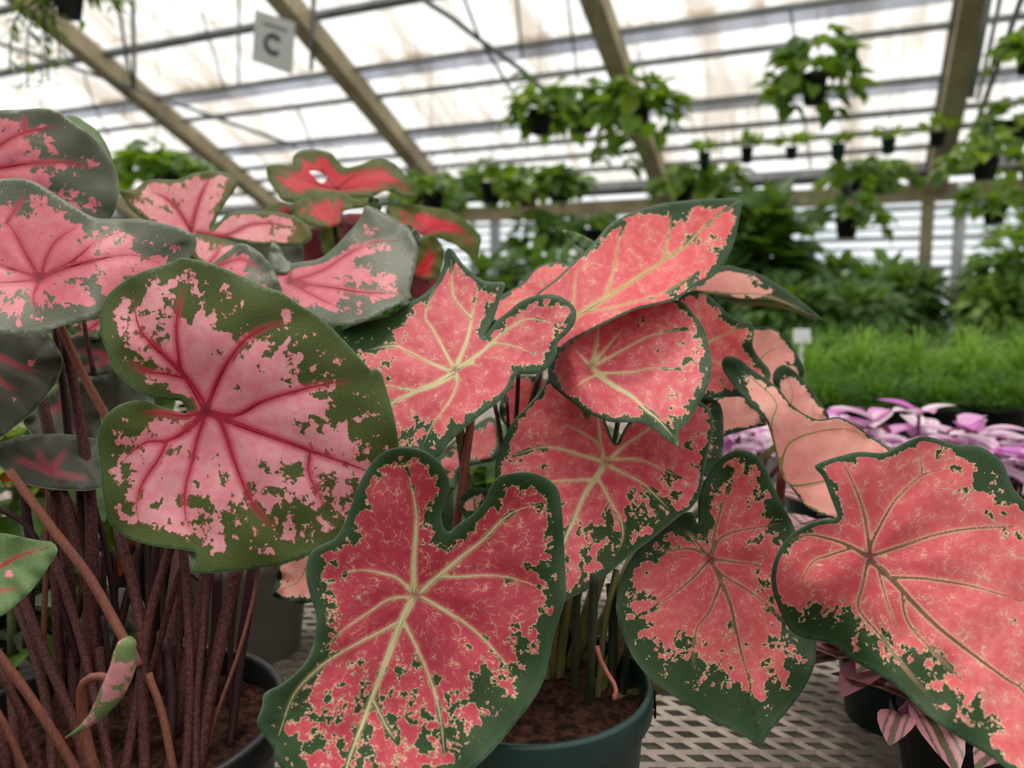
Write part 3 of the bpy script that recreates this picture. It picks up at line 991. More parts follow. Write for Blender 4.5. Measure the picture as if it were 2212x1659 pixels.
# heart leaf hanging over the bench
blade(PB, M_B6, [(1576, 977), (1597, 971), (1623, 977), (1645, 996), (1662, 1027), (1675, 1057), (1693, 1096), (1710, 1126), (1724, 1160), (1742, 1205), (1755, 1270), (1763, 1340), (1764, 1386), (1760, 1430), (1749, 1464), (1723, 1508), (1688, 1551), (1662, 1581), (1641, 1608), (1602, 1586), (1554, 1564), (1511, 1538), (1463, 1508), (1415, 1473), (1381, 1438), (1355, 1395), (1337, 1343), (1331, 1308), (1340, 1261), (1355, 1222), (1385, 1180), (1430, 1140), (1470, 1112), (1495, 1107), (1507, 1130), (1508, 1085), (1517, 1048), (1532, 1022), (1554, 992)],
      (1533, 1205), [
      ([(1536, 1211), (1554, 1248), (1576, 1300), (1589, 1356), (1602, 1412), (1619, 1473), (1628, 1538)], 6),
      ([(1538, 1196), (1545, 1144), (1563, 1087), (1580, 1040)], 4),
      ([(1541, 1190), (1556, 1163), (1589, 1148), (1649, 1137), (1690, 1130)], 3.6),
      ([(1538, 1207), (1597, 1215), (1649, 1222)], 3.6),
      ([(1542, 1222), (1563, 1243), (1606, 1269), (1649, 1300), (1697, 1347)], 3.2),
      ([(1527, 1199), (1493, 1185), (1450, 1189), (1411, 1196)], 3.6),
      ([(1527, 1196), (1493, 1157), (1476, 1144)], 3.6),
      ([(1530, 1212), (1493, 1252), (1450, 1287), (1407, 1317)], 3.6),
      ([(1556, 1262), (1532, 1321), (1506, 1356), (1498, 1417), (1502, 1460)], 3.4)],
      [(1533, 1205, .522), (1597, 972, .532), (1641, 1607, .445), (1331, 1308, .490), (1764, 1386, .482), (1463, 1508, .458), (1430, 1140, .538), (1507, 1125, .535), (1720, 1150, .515), (1589, 1400, .488)],
      blobs=[(1400, 1290, 50, .3), (1660, 1250, 60, .45), (1640, 1150, 60, .15), (1520, 1500, 110, .55), (1420, 1420, 70, .4), (1640, 1560, 90, .6), (1700, 1400, 70, .3), (1500, 1130, 40, .4), (1480, 1260, 70, -.35), (1580, 1250, 60, -.2), (1600, 1440, 50, -.2), (1640, 1480, 40, -.35)], rib_mat=M_veinBd)
petiole(PB, (1533, 1206), .526, Bf(.045, .01), M_stemB)

# large right-hand leaf
blade(PB, M_B7, [(1809, 1112), (1794, 1071), (1778, 1031), (1760, 1007), (1787, 993), (1814, 985), (1854, 976), (1907, 978), (1934, 967), (1965, 951), (1996, 942), (2028, 949), (2068, 960), (2108, 962), (2139, 976), (2166, 1000), (2179, 1031), (2192, 1058), (2212, 1080), (2250, 1120), (2290, 1200), (2310, 1300), (2320, 1420), (2320, 1540), (2310, 1640), (2290, 1725), (2240, 1700), (2175, 1659), (2130, 1628), (2085, 1601), (2032, 1566), (1987, 1530), (1952, 1495), (1916, 1468), (1876, 1446), (1836, 1423), (1805, 1397), (1774, 1385), (1738, 1379), (1707, 1361), (1685, 1321), (1668, 1272), (1667, 1232), (1680, 1192), (1707, 1156), (1742, 1134), (1774, 1123), (1800, 1120)],
      (1878, 1203), [
      ([(1881, 1210), (1925, 1250), (1970, 1299), (2019, 1348), (2068, 1388), (2121, 1428), (2175, 1468), (2212, 1495), (2270, 1600)], 8),
      ([(1879, 1195), (1867, 1112), (1845, 1049), (1814, 987)], 4.5),
      ([(1880, 1190), (1885, 1169), (1907, 1125), (1938, 1076), (1992, 1027), (2054, 1009)], 3.6),
      ([(1992, 1027), (1990, 1000), (1987, 978)], 2.4),
      ([(1883, 1201), (1952, 1178), (2019, 1156), (2085, 1143), (2175, 1138), (2230, 1135)], 4.0),
      ([(1922, 1247), (1996, 1250), (2085, 1263), (2152, 1281), (2212, 1299)], 3.6),
      ([(1872, 1201), (1832, 1178), (1787, 1163), (1742, 1156), (1698, 1174)], 5.5),
      ([(1840, 1184), (1787, 1201), (1756, 1214), (1734, 1250), (1731, 1272)], 3),
      ([(1875, 1210), (1863, 1267), (1856, 1316), (1907, 1379), (1961, 1450), (2019, 1517)], 3.4),
      ([(1895, 1222), (1916, 1299), (1943, 1374)], 2.4),
      ([(1947, 1276), (1961, 1343), (2019, 1410), (2085, 1477)], 3)],
      [(1878, 1203, .436), (1667, 1250, .462), (1700, 1180, .452), (1740, 1260, .434), (1760, 1007, .452), (1809, 1112, .445), (1996, 942, .472), (2192, 1058, .462), (2310, 1400, .412), (2290, 1725, .345), (1774, 1385, .442), (1720, 1350, .452), (1952, 1495, .392), (2130, 1628, .362), (2020, 1350, .408), (1856, 1330, .425)],
      blobs=[(1880, 1480, 80, .25), (1960, 1420, 60, .2), (2000, 1480, 80, .3), (2090, 1570, 60, .3), (1830, 1360, 50, .35), (2120, 1010, 70, .75), (2160, 1060, 50, .4), (1790, 1330, 70, .75), (1730, 1370, 60, .7), (1960, 1440, 90, .5), (1850, 1400, 60, .35), (1790, 1060, 30, .35), (2040, 1540, 90, .45), (2180, 1150, 50, .35), (2000, 1200, 120, -.3), (1880, 1120, 90, -.3), (1800, 1230, 60, -.35), (2120, 1600, 60, .4), (1790, 1125, 40, .4)], rib_mat=M_veinBd)
tube('petiole', [P(1878, 1206, .441), P(1868, 1235, .470), P(1810, 1290, .530), P(1700, 1370, .560), P(1560, 1440, .55), np.array(Bf(.055, .0))], .0042, M_stemB, PB, PB.location, 10, step=.012)

# funnel-shaped blush leaf
blade(PB, M_B8, [(1567, 770), (1595, 774), (1622, 796), (1657, 820), (1684, 841), (1705, 869), (1736, 893), (1770, 906), (1812, 901), (1846, 917), (1884, 944), (1925, 977), (1930, 1020), (1900, 1080), (1850, 1122), (1812, 1122), (1787, 1116), (1742, 1094), (1707, 1049), (1688, 1028), (1677, 982), (1664, 931), (1650, 900), (1622, 875), (1595, 844), (1571, 813), (1560, 789)],
      (1688, 1025), [
      ([(1688, 1025), (1691, 989), (1708, 955), (1760, 934), (1825, 927), (1880, 945)], 3.6),
      ([(1690, 1030), (1712, 1048), (1770, 1041), (1860, 1020)], 4),
      ([(1686, 1015), (1667, 920), (1677, 872), (1640, 830), (1600, 800)], 2.8),
      ([(1690, 1030), (1720, 1075), (1780, 1112)], 2.6)],
      [(1567, 772, .605), (1700, 870, .582), (1925, 977, .545), (1680, 1030, .560), (1800, 1115, .540), (1650, 900, .565), (1600, 800, .612), (1780, 980, .575)],
      blobs=[(1575, 800, 40, .9), (1610, 850, 30, .5), (1760, 1000, 120, -.3)], rib_mat=M_veinBd)
petiole(PB, (1688, 1030), .562, Bf(.05, .03), M_stemA2)
blade(PB, M_B8, [(1670, 820), (1674, 800), (1691, 788), (1715, 800), (1743, 831), (1767, 862), (1791, 900), (1780, 925), (1740, 915), (1705, 885), (1682, 850)], (1700, 890), [([(1705, 885), (1712, 850), (1700, 810)], 2)],
      [(1670, 820, .64), (1791, 900, .62), (1715, 800, .65), (1740, 915, .62)], sp=9, blobs=[(1690, 795, 30, .9), (1760, 850, 20, .5)], ribs=False)
# leaf behind the shield leaf
blade(PB, M_B2, [(1464, 652), (1495, 629), (1522, 631), (1546, 652), (1571, 676), (1598, 693), (1622, 696), (1629, 714), (1626, 748), (1643, 776), (1660, 796), (1664, 817), (1640, 850), (1595, 856), (1553, 858), (1519, 862), (1490, 830), (1480, 740)], (1500, 755),
      [([(1500, 755), (1533, 738), (1571, 720), (1612, 703)], 4), ([(1500, 755), (1510, 690), (1505, 640)], 2.6), ([(1502, 758), (1560, 790), (1620, 820)], 2.4)],
      [(1495, 629, .635), (1629, 714, .625), (1664, 817, .618), (1519, 860, .600), (1490, 740, .61), (1560, 760, .632)], blobs=[(1630, 770, 40, .3), (1560, 690, 40, .3), (1590, 840, 40, .25)], rib_mat=M_veinB)
petiole(PB, (1500, 757), .62, Bf(.03, .04), M_stemB)
blade(PB, M_B8, [(1600, 700), (1626, 708), (1657, 706), (1684, 716), (1708, 741), (1726, 772), (1737, 800), (1728, 826), (1690, 840), (1650, 830), (1610, 770)], (1620, 800), [([(1620, 800), (1660, 760), (1700, 750)], 2.2)],
      [(1626, 708, .71), (1737, 800, .70), (1650, 830, .68), (1610, 770, .69)], sp=9, blobs=[(1725, 790, 30, .6)], ribs=False)
# folded leaf pointing right
blade(PB, M_B8, [(1495, 625), (1530, 600), (1564, 574), (1598, 579), (1643, 593), (1684, 617), (1719, 641), (1753, 669), (1775, 690), (1743, 679), (1705, 662), (1664, 650), (1605, 648), (1564, 640), (1525, 634)], (1495, 628), [([(1495, 628), (1580, 634), (1660, 640), (1770, 688)], 2.5)],
      [(1495, 627, .67), (1564, 574, .70), (1684, 617, .71), (1775, 690, .72), (1605, 648, .655), (1705, 662, .69)], sp=7, blobs=[(1640, 590, 45, .5), (1700, 630, 40, 1.0), (1760, 680, 40, 1.2), (1690, 665, 30, 1.0), (1570, 572, 25, 1)], ribs=False)
blade(PB, M_fold, [(1545, 640), (1605, 646), (1664, 648), (1705, 660), (1743, 677), (1772, 690), (1742, 684), (1700, 670), (1655, 662), (1605, 660), (1570, 652)], (1600, 655), [], [(1545, 640, .652), (1664, 655, .650), (1772, 690, .715), (1605, 660, .66)], sp=7, ribs=False)
# small pieces of further blades
blade(PB, M_B8, [(1540, 866), (1595, 850), (1622, 872), (1655, 908), (1655, 918), (1615, 927), (1567, 941), (1535, 950), (1530, 900)], (1540, 900), [], [(1540, 866, .67), (1655, 910, .66), (1567, 941, .64)], sp=9, blobs=[(1590, 940, 20, .6)], ribs=False)
blade(PB, M_B, [(1490, 855), (1520, 857), (1544, 863), (1559, 881), (1563, 927), (1559, 989), (1535, 1029), (1500, 1010), (1480, 930)], (1490, 930), [], [(1520, 859, .61), (1563, 927, .60), (1535, 1029, .57), (1480, 930, .60)], sp=9, bias0=.35, ribs=False)
blade(PB, M_B2, [(1050, 690), (1066, 650), (1100, 628), (1130, 610), (1160, 577), (1200, 566), (1250, 572), (1300, 556), (1290, 600), (1240, 660), (1160, 700)], (1180, 640), [([(1180, 640), (1120, 650), (1070, 665)], 2.4)],
      [(1063, 672, .665), (1160, 575, .69), (1300, 556, .68), (1160, 700, .63)], sp=9, bias0=-.2, ribs=False)
blade(PB, M_AL, [(1215, 497), (1245, 503), (1275, 517), (1292, 532), (1270, 542), (1245, 530), (1228, 512)], (1290, 538), [], [(1215, 497, .72), (1292, 532, .70), (1245, 530, .71)], sp=7, ribs=False)
blade(PB, M_B8, [(605, 1215), (640, 1200), (672, 1196), (690, 1240), (690, 1290), (660, 1302), (637, 1303), (590, 1287), (596, 1255)], (660, 1230), [([(660, 1230), (640, 1260), (600, 1275)], 2)], [(605, 1215, .53), (690, 1250, .52), (590, 1287, .51)], sp=9, bias0=.25, ribs=False)
blade(PB, M_B8, [(992, 1082), (1010, 1060), (1033, 1053), (1056, 1060), (1052, 1090), (1030, 1115), (1000, 1112)], (1030, 1110), [], [(992, 1082, .53), (1056, 1060, .54), (1010, 1110, .52)], sp=8, bias0=.45, ribs=False)
blade(PB, M_B, [(940, 1000), (970, 960), (1010, 930), (1060, 900), (1080, 930), (1070, 990), (1010, 1010), (975, 1060)], (1040, 960), [], [(940, 1000, .66), (1060, 900, .70), (1000, 1040, .64)], sp=10, bias0=-.1, ribs=False)
blade(PB, M_B2, [(1090, 840), (1130, 810), (1190, 830), (1180, 900), (1120, 930), (1080, 900)], (1130, 860), [], [(1090, 840, .66), (1190, 830, .68), (1110, 930, .64)], sp=10, ribs=False)

for J_, d_, dx, dy in [((1620, 800), .70, .04, .05), ((1497, 630), .675, .02, .05), ((1180, 642), .665, -.01, .05), ((1705, 888), .635, .05, .05)]:
    petiole(PB, J_, d_, Bf(dx, dy), M_stemB, .0036)
# stems seen in the pot and in the gaps
for pts, w, d0, m in [
    ([(1200, 1290), (1196, 1338), (1192, 1475)], 21, .50, M_stemB), ([(1226, 1280), (1215, 1380), (1207, 1480)], 20, .505, M_stemB),
    ([(1248, 1250), (1244, 1340), (1241, 1508)], 18, .49, M_stemBd), ([(1284, 1240), (1278, 1400), (1270, 1537)], 20, .475, M_stemBd),
    ([(1332, 1230), (1305, 1360), (1290, 1520)], 14, .50, M_stemB), ([(1356, 1390), (1350, 1450), (1344, 1512)], 15, .48, M_stemBd),
    ([(1320, 1260), (1325, 1380), (1318, 1500)], 22, .52, M_stemBd), ([(1180, 1310), (1175, 1400), (1172, 1470)], 22, .52, M_stemBd)]:
    x, y = pts[-1]
    stem_px(PB, pts, w, d0, soil_depth(x, y), m)
for pts, w, d0, d1, m in [
    ([(1018, 900), (1008, 980), (985, 1140), (960, 1300)], 19, .56, .52, M_stemA2),
    ([(1120, 805), (1118, 850), (1114, 950), (1120, 1080)], 10, .585, .57, M_stemR),
    ([(1068, 870), (1080, 930), (1090, 1030)], 10, .60, .58, M_stemR), ([(1095, 860), (1098, 930), (1100, 1030)], 8, .60, .58, M_stemR),
    ([(1165, 810), (1140, 900), (1120, 1000)], 14, .62, .60, M_stemR),
    ([(1335, 905), (1330, 940), (1320, 985)], 11, .575, .57, M_stemBd)]:
    stem_px(PB, pts, w, d0, d1, m)
tube('root', [P(1289, 1395, .468), P(1297, 1425, .466), P(1312, 1454, .462), P(1326, 1476, .458), P(1331, 1492, .456), P(1326, 1512, .452)], .0014, simple_mat('pink_root', (150, 84, 74), (170, 100, 88), 60), PB, PB.location, 8, step=.006)

for k, (xa, ya, xb, yb) in enumerate([(1408, 1487, 1415, 1552), (1414, 1492, 1406, 1540), (1402, 1500, 1412, 1530)]):
    tube('dry_root', [P(xa, ya, .478), P((xa + xb) / 2 + 4, (ya + yb) / 2, .474), P(xb, yb, .472)], .0007, M_soil, PB, PB.location, 5)
# ================================================================== left caladium
cA = np.array((-0.225, 0.415, ZB))
PA = thing('potted_caladium', 'large red veined pink and olive caladium on plum stems at the left', 'caladium', cA)
pot(PA, 0.092, 0.122, M_black)
def Af(dx, dy):
    return (cA[0] + dx, cA[1] + dy, ZB + .105)
# big front leaf
blade(PA, M_A, [(390, 557), (434, 563), (477, 577), (523, 597), (569, 618), (609, 632), (646, 658), (680, 677), (716, 708), (747, 740), (778, 774), (802, 800), (809, 795), (824, 807), (833, 835), (844, 872), (852, 903), (858, 937), (861, 967), (862, 1010), (850, 1060), (815, 1100), (770, 1135), (725, 1170), (680, 1193), (640, 1208), (600, 1220), (538, 1230), (477, 1236), (437, 1239), (413, 1235), (421, 1213), (424, 1195), (406, 1189), (360, 1183), (323, 1177), (280, 1164), (252, 1146), (234, 1124), (223, 1075), (218, 1032), (214, 989), (211, 958), (214, 931), (228, 900), (252, 878), (286, 866), (317, 867), (355, 880), (402, 892), (394, 868), (372, 865), (332, 860), (301, 847), (268, 823), (246, 798), (231, 761), (218, 724), (216, 688), (223, 654), (240, 629), (271, 605), (308, 586), (348, 574), (375, 565)],
      (444, 888), [
      ([(448, 891), (501, 912), (569, 937), (646, 964), (723, 992), (781, 1013), (840, 1040)], 8.5),
      ([(444, 884), (415, 835), (391, 804), (348, 761), (308, 721), (295, 688), (289, 641)], 9.5),
      ([(393, 806), (384, 755), (381, 700), (388, 657), (397, 610)], 4.5),
      ([(400, 818), (360, 808), (311, 801), (268, 774)], 3),
      ([(447, 884), (467, 829), (495, 777), (532, 731), (584, 703), (640, 694)], 6.5),
      ([(450, 890), (507, 897), (563, 869), (630, 847), (707, 829), (784, 820)], 6.5),
      ([(444, 894), (427, 946), (412, 1008), (400, 1060), (401, 1115), (421, 1167)], 5.2),
      ([(462, 897), (477, 912), (492, 952), (507, 998), (532, 1060), (563, 1112), (612, 1158)], 6.5),
      ([(441, 893), (400, 931), (360, 952), (317, 955), (280, 980), (265, 998)], 7.5),
      ([(362, 951), (344, 989), (323, 1020), (305, 1051), (295, 1094), (301, 1130)], 4),
      ([(440, 890), (397, 898), (350, 892), (300, 893)], 4),
      ([(670, 973), (667, 1020), (692, 1075), (707, 1100)], 2.6)],
      [(444, 888, .480), (390, 560, .505), (216, 688, .478), (214, 960, .450), (317, 866, .462), (300, 1170, .440), (437, 1239, .436), (650, 1200, .450), (845, 1050, .466), (824, 807, .478), (640, 655, .494), (332, 860, .482), (520, 760, .478), (330, 740, .474), (560, 1060, .456)],
      sp=7.5, blobs=[(560, 650, 100, .45), (700, 760, 70, .45), (430, 600, 60, .3), (780, 870, 60, .45), (260, 760, 50, .25), (310, 840, 50, .4), (300, 890, 50, .45), (520, 1160, 80, .3), (660, 1120, 90, .3), (480, 830, 70, -.35), (560, 900, 80, -.45), (420, 740, 60, -.25), (480, 1000, 90, -.25), (330, 1040, 60, -.15), (620, 790, 50, -.2), (680, 930, 60, -.1), (230, 960, 40, .3), (630, 1040, 50, -.2)],
      rib_mat=M_veinA)
petiole(PA, (444, 890), .484, Af(.03, .0), M_stemA)
# left middle leaf
blade(PA, M_AG, [(-80, 405), (-40, 392), (0, 387), (44, 385), (84, 398), (128, 425), (176, 456), (209, 471), (250, 473), (304, 473), (354, 483), (398, 496), (420, 511), (424, 530), (412, 552), (390, 590), (350, 625), (290, 655), (216, 678), (189, 688), (145, 700), (101, 713), (51, 721), (0, 719), (-60, 705), (-120, 660), (-150, 580), (-140, 480)],
      (86, 601), [
      ([(90, 599), (135, 581), (203, 561), (270, 551), (304, 554), (344, 567)], 6.5),
      ([(84, 598), (57, 551), (30, 500), (8, 470)], 6),
      ([(14, 482), (35, 450), (54, 420)], 3.5),
      ([(89, 594), (101, 554), (125, 517), (175, 485)], 4.5),
      ([(82, 604), (40, 608), (0, 611), (-60, 620)], 5), ([(80, 598), (40, 585), (0, 571), (-60, 550)], 5),
      ([(84, 607), (71, 642), (81, 676)], 3.5), ([(100, 594), (160, 560), (210, 520), (260, 500)], 4)],
      [(86, 601, .512), (424, 520, .532), (412, 552, .522), (44, 385, .548), (250, 473, .545), (51, 721, .462), (216, 676, .482), (-150, 580, .480), (300, 640, .515), (200, 560, .505)],
      blobs=[(370, 510, 60, .55), (190, 455, 50, .35), (30, 400, 60, .45), (200, 640, 70, .15), (80, 700, 60, .5), (60, 540, 80, -.35), (130, 540, 60, -.25)], rib_mat=M_veinA)
# top left leaf
blade(PA, M_AG, [(-120, 250), (-60, 242), (0, 238), (51, 236), (91, 234), (125, 240), (152, 260), (189, 287), (219, 317), (240, 344), (253, 378), (257, 408), (250, 446), (240, 469), (205, 500), (150, 500), (80, 470), (0, 450), (-100, 440), (-170, 380), (-180, 300)],
      (-70, 372), [([(-68, 371), (0, 361), (68, 353), (135, 351), (186, 358), (219, 371)], 7), ([(-66, 366), (0, 314), (51, 287), (135, 270)], 6.5), ([(51, 290), (52, 265), (50, 245)], 3), ([(-60, 375), (40, 410), (130, 430)], 5)],
      [(0, 238, .60), (91, 234, .605), (257, 408, .60), (150, 480, .58), (-180, 300, .57), (80, 340, .588)],
      blobs=[(200, 380, 90, .5), (110, 260, 60, .45), (40, 400, 60, -.1), (150, 440, 60, .1), (20, 330, 60, -.3), (100, 390, 40, -.1)], rib_mat=M_veinA)
blade(PA, M_AL, [(140, 252), (160, 250), (182, 262), (211, 283), (234, 320), (242, 350), (225, 350), (190, 310), (150, 275)], (180, 300), [], [(140, 252, .63), (242, 350, .63), (190, 310, .62)], sp=8, ribs=False)
# bright leaf behind
blade(PA, M_AP, [(257, 410), (287, 410), (324, 388), (381, 388), (415, 375), (456, 370), (490, 373), (513, 388), (506, 412), (486, 439), (469, 469), (458, 494), (479, 473), (500, 459), (540, 456), (601, 459), (648, 473), (672, 500), (668, 520), (641, 530), (587, 531), (540, 527), (500, 519), (473, 514), (440, 525), (405, 520), (338, 490), (304, 469), (280, 449), (267, 429)],
      (415, 500), [([(412, 498), (425, 449), (442, 405), (462, 375)], 5.5), ([(411, 492), (381, 449), (354, 425), (321, 412)], 5), ([(425, 502), (486, 508), (540, 486), (591, 483), (635, 490)], 5.5)],
      [(409, 498, .73), (462, 372, .79), (672, 500, .745), (260, 410, .74), (540, 456, .77), (380, 390, .765)], blobs=[(290, 420, 30, .5), (370, 440, 25, .4), (500, 400, 30, .5), (655, 505, 30, .6), (540, 500, 40, -.3), (420, 460, 40, -.2)], rib_mat=M_veinA)
blade(PA, M_AP, [(416, 508), (440, 506), (473, 514), (520, 528), (560, 548), (560, 580), (500, 590), (440, 575), (415, 545)], (450, 570), [([(450, 570), (470, 545), (480, 520)], 3.5)], [(416, 508, .70), (560, 548, .69), (440, 575, .66)], sp=9, blobs=[(460, 512, 25, .6), (540, 540, 25, .6)], ribs=False)
blade(PA, M_AG, [(496, 540), (520, 525), (554, 540), (581, 567), (598, 598), (609, 632), (590, 650), (540, 640), (490, 610), (455, 580), (473, 557)], (470, 575), [([(470, 575), (520, 560), (570, 585)], 3)],
      [(520, 525, .632), (598, 598, .602), (609, 632, .595), (500, 610, .60), (470, 575, .625)], sp=8, blobs=[(560, 560, 30, .5), (590, 600, 25, .4), (505, 565, 30, -.3)], ribs=False)
blade(PA, M_AG, [(580, 560), (584, 535), (590, 522), (605, 535), (618, 560), (640, 575), (620, 590), (590, 585)], (600, 590), [], [(580, 560, .67), (590, 522, .69), (640, 575, .66)], sp=8, bias0=.4, ribs=False)
# pointed leaf right of them
blade(PA, M_AG, [(789, 444), (803, 447), (828, 458), (858, 474), (881, 490), (894, 513), (902, 531), (901, 557), (892, 598), (885, 630), (888, 640), (867, 653), (835, 669), (784, 694), (745, 702), (716, 701), (680, 690), (640, 672), (598, 650), (580, 615), (588, 580), (636, 568), (688, 559), (718, 538), (734, 522), (755, 499), (773, 479), (784, 456)],
      (624, 607), [([(626, 609), (675, 616), (732, 623), (778, 631), (835, 634), (882, 638)], 5), ([(632, 607), (697, 584), (739, 557), (771, 538), (812, 522), (865, 518)], 4.5), ([(625, 604), (628, 580)], 3), ([(630, 612), (680, 640), (740, 668)], 3)],
      [(626, 609, .640), (789, 444, .690), (902, 531, .645), (886, 638, .592), (745, 702, .562), (640, 670, .595), (835, 669, .562), (740, 560, .645), (598, 590, .66)],
      blobs=[(850, 500, 50, .6), (880, 580, 40, .5), (760, 680, 60, .4), (650, 600, 60, -.4), (720, 590, 60, -.2), (800, 600, 50, .05), (800, 470, 20, .4)], rib_mat=M_veinA)
blade(PA, M_AL, [(794, 426), (805, 424), (818, 432), (824, 448), (815, 460), (802, 450)], (810, 452), [], [(794, 426, .70), (824, 448, .69), (805, 455, .70)], sp=5, ribs=False)
blade(PA, M_AG, [(880, 485), (900, 497), (910, 515), (906, 540), (890, 560), (870, 520)], (880, 530), [], [(880, 485, .68), (910, 515, .68), (880, 550, .67)], sp=8, bias0=.6, ribs=False)
# dark lower leaves
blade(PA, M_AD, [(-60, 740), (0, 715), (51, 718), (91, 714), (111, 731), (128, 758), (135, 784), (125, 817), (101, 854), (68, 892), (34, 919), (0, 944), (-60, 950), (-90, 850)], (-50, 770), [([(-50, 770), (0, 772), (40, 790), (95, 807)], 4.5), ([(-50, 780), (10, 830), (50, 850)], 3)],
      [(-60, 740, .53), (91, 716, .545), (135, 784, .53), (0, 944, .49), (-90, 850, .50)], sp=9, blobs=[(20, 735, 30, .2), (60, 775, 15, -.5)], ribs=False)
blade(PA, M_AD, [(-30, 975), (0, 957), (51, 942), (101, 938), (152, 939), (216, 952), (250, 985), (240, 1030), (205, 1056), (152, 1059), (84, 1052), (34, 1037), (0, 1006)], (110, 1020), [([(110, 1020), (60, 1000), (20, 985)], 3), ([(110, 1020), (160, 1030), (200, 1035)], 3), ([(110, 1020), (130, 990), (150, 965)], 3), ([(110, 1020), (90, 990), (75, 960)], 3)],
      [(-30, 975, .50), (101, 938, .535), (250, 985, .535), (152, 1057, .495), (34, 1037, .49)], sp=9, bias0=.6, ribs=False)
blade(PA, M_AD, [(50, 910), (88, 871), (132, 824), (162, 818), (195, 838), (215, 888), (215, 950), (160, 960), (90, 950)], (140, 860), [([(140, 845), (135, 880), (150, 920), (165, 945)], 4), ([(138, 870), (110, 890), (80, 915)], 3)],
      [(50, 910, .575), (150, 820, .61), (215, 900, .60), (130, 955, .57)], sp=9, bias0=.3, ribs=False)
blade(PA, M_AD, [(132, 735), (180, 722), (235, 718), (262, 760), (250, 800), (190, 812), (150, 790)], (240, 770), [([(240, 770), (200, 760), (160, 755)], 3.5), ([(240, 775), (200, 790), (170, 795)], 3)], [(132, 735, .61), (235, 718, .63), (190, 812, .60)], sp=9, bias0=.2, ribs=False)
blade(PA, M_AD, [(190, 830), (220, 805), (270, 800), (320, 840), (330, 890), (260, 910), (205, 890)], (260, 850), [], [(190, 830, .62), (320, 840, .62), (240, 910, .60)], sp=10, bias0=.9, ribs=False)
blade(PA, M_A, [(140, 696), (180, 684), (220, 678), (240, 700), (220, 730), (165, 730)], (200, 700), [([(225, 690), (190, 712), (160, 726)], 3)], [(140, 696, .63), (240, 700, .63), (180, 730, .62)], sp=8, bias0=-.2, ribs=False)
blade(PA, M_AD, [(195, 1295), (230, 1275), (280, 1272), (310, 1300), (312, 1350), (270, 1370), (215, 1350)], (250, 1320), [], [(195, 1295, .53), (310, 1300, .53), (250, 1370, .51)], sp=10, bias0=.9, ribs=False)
# light green leaf at the left margin
blade(PA, M_AL, [(-60, 1160), (0, 1152), (37, 1158), (82, 1167), (112, 1171), (123, 1186), (116, 1204), (93, 1241), (67, 1275), (30, 1309), (0, 1331), (-60, 1345), (-95, 1250)], (-60, 1250), [([(-60, 1250), (0, 1223), (45, 1200), (108, 1180)], 5), ([(-60, 1262), (0, 1275), (52, 1268)], 3)],
      [(-60, 1160, .42), (112, 1171, .425), (30, 1309, .40), (-60, 1345, .39), (20, 1225, .415)], sp=8, blobs=[(20, 1235, 15, -.7), (10, 1195, 12, -.6)], rib_mat=M_veinA)
for J_, d_, dx, dy in [((-70, 374), .592, -.04, .03), ((86, 604), .516, -.03, .02), ((415, 502), .735, .0, .05), ((624, 611), .645, .03, .04), ((110, 1022), .52, -.04, .05)]:
    petiole(PA, J_, d_, Af(dx, dy), M_stemA, .0042)
# furled young leaf
cpts = np.array([(285, 1386), (274, 1394), (266, 1440), (240, 1499), (202, 1551), (165, 1580), (142, 1594)], float)
cr = np.array([14, 25, 26, 25, 17, 8, 2.0])
c3 = np.array([P(x, y, .395) for x, y in cpts])
cc = catmull(c3, .006)
rr_ = np.interp(np.linspace(0, 1, len(cc)), np.linspace(0, 1, len(cr)), cr) * .395 / F
V, Fc = tube_data(cc - cA, rr_, 20)
me = new_mesh('furled_leaf', V, Fc)
nv = len(V)
for nm in ('edge', 'vd', 'rr', 'bias', 'vt'):
    at = me.attributes.new(nm, 'FLOAT', 'POINT')
    at.data.foreach_set('value', np.full(nv, {'edge': 2.0, 'vd': 2.0, 'rr': 0.9, 'bias': 0.1, 'vt': 0.0}[nm], np.float32))
for nm in ('luv', 'flow'):
    at = me.attributes.new(nm, 'FLOAT_VECTOR', 'POINT')
    at.data.foreach_set('vector', (np.array(V) * 100).astype(np.float32).ravel())
link('furled_leaf', me, caladium_mat('furled_blade', dict(VA, green=(122, 146, 92), green2=(136, 160, 108), pink=(236, 150, 165), pink2=(240, 178, 186), speck=.1, base=-.02, sc1=.6)), PA)
tube('petiole', [P(236, 1467, .397), P(218, 1461, .400), P(200, 1463, .403), P(182, 1475, .405), P(176, 1495, .407), P(180, 1560, .41), P(196, 1640, .41), P(212, 1680, .41)], [.0020, .0022, .0024, .0026, .0028, .003, .0032, .0032], M_stemA2, PA, cA, 10, step=.008)

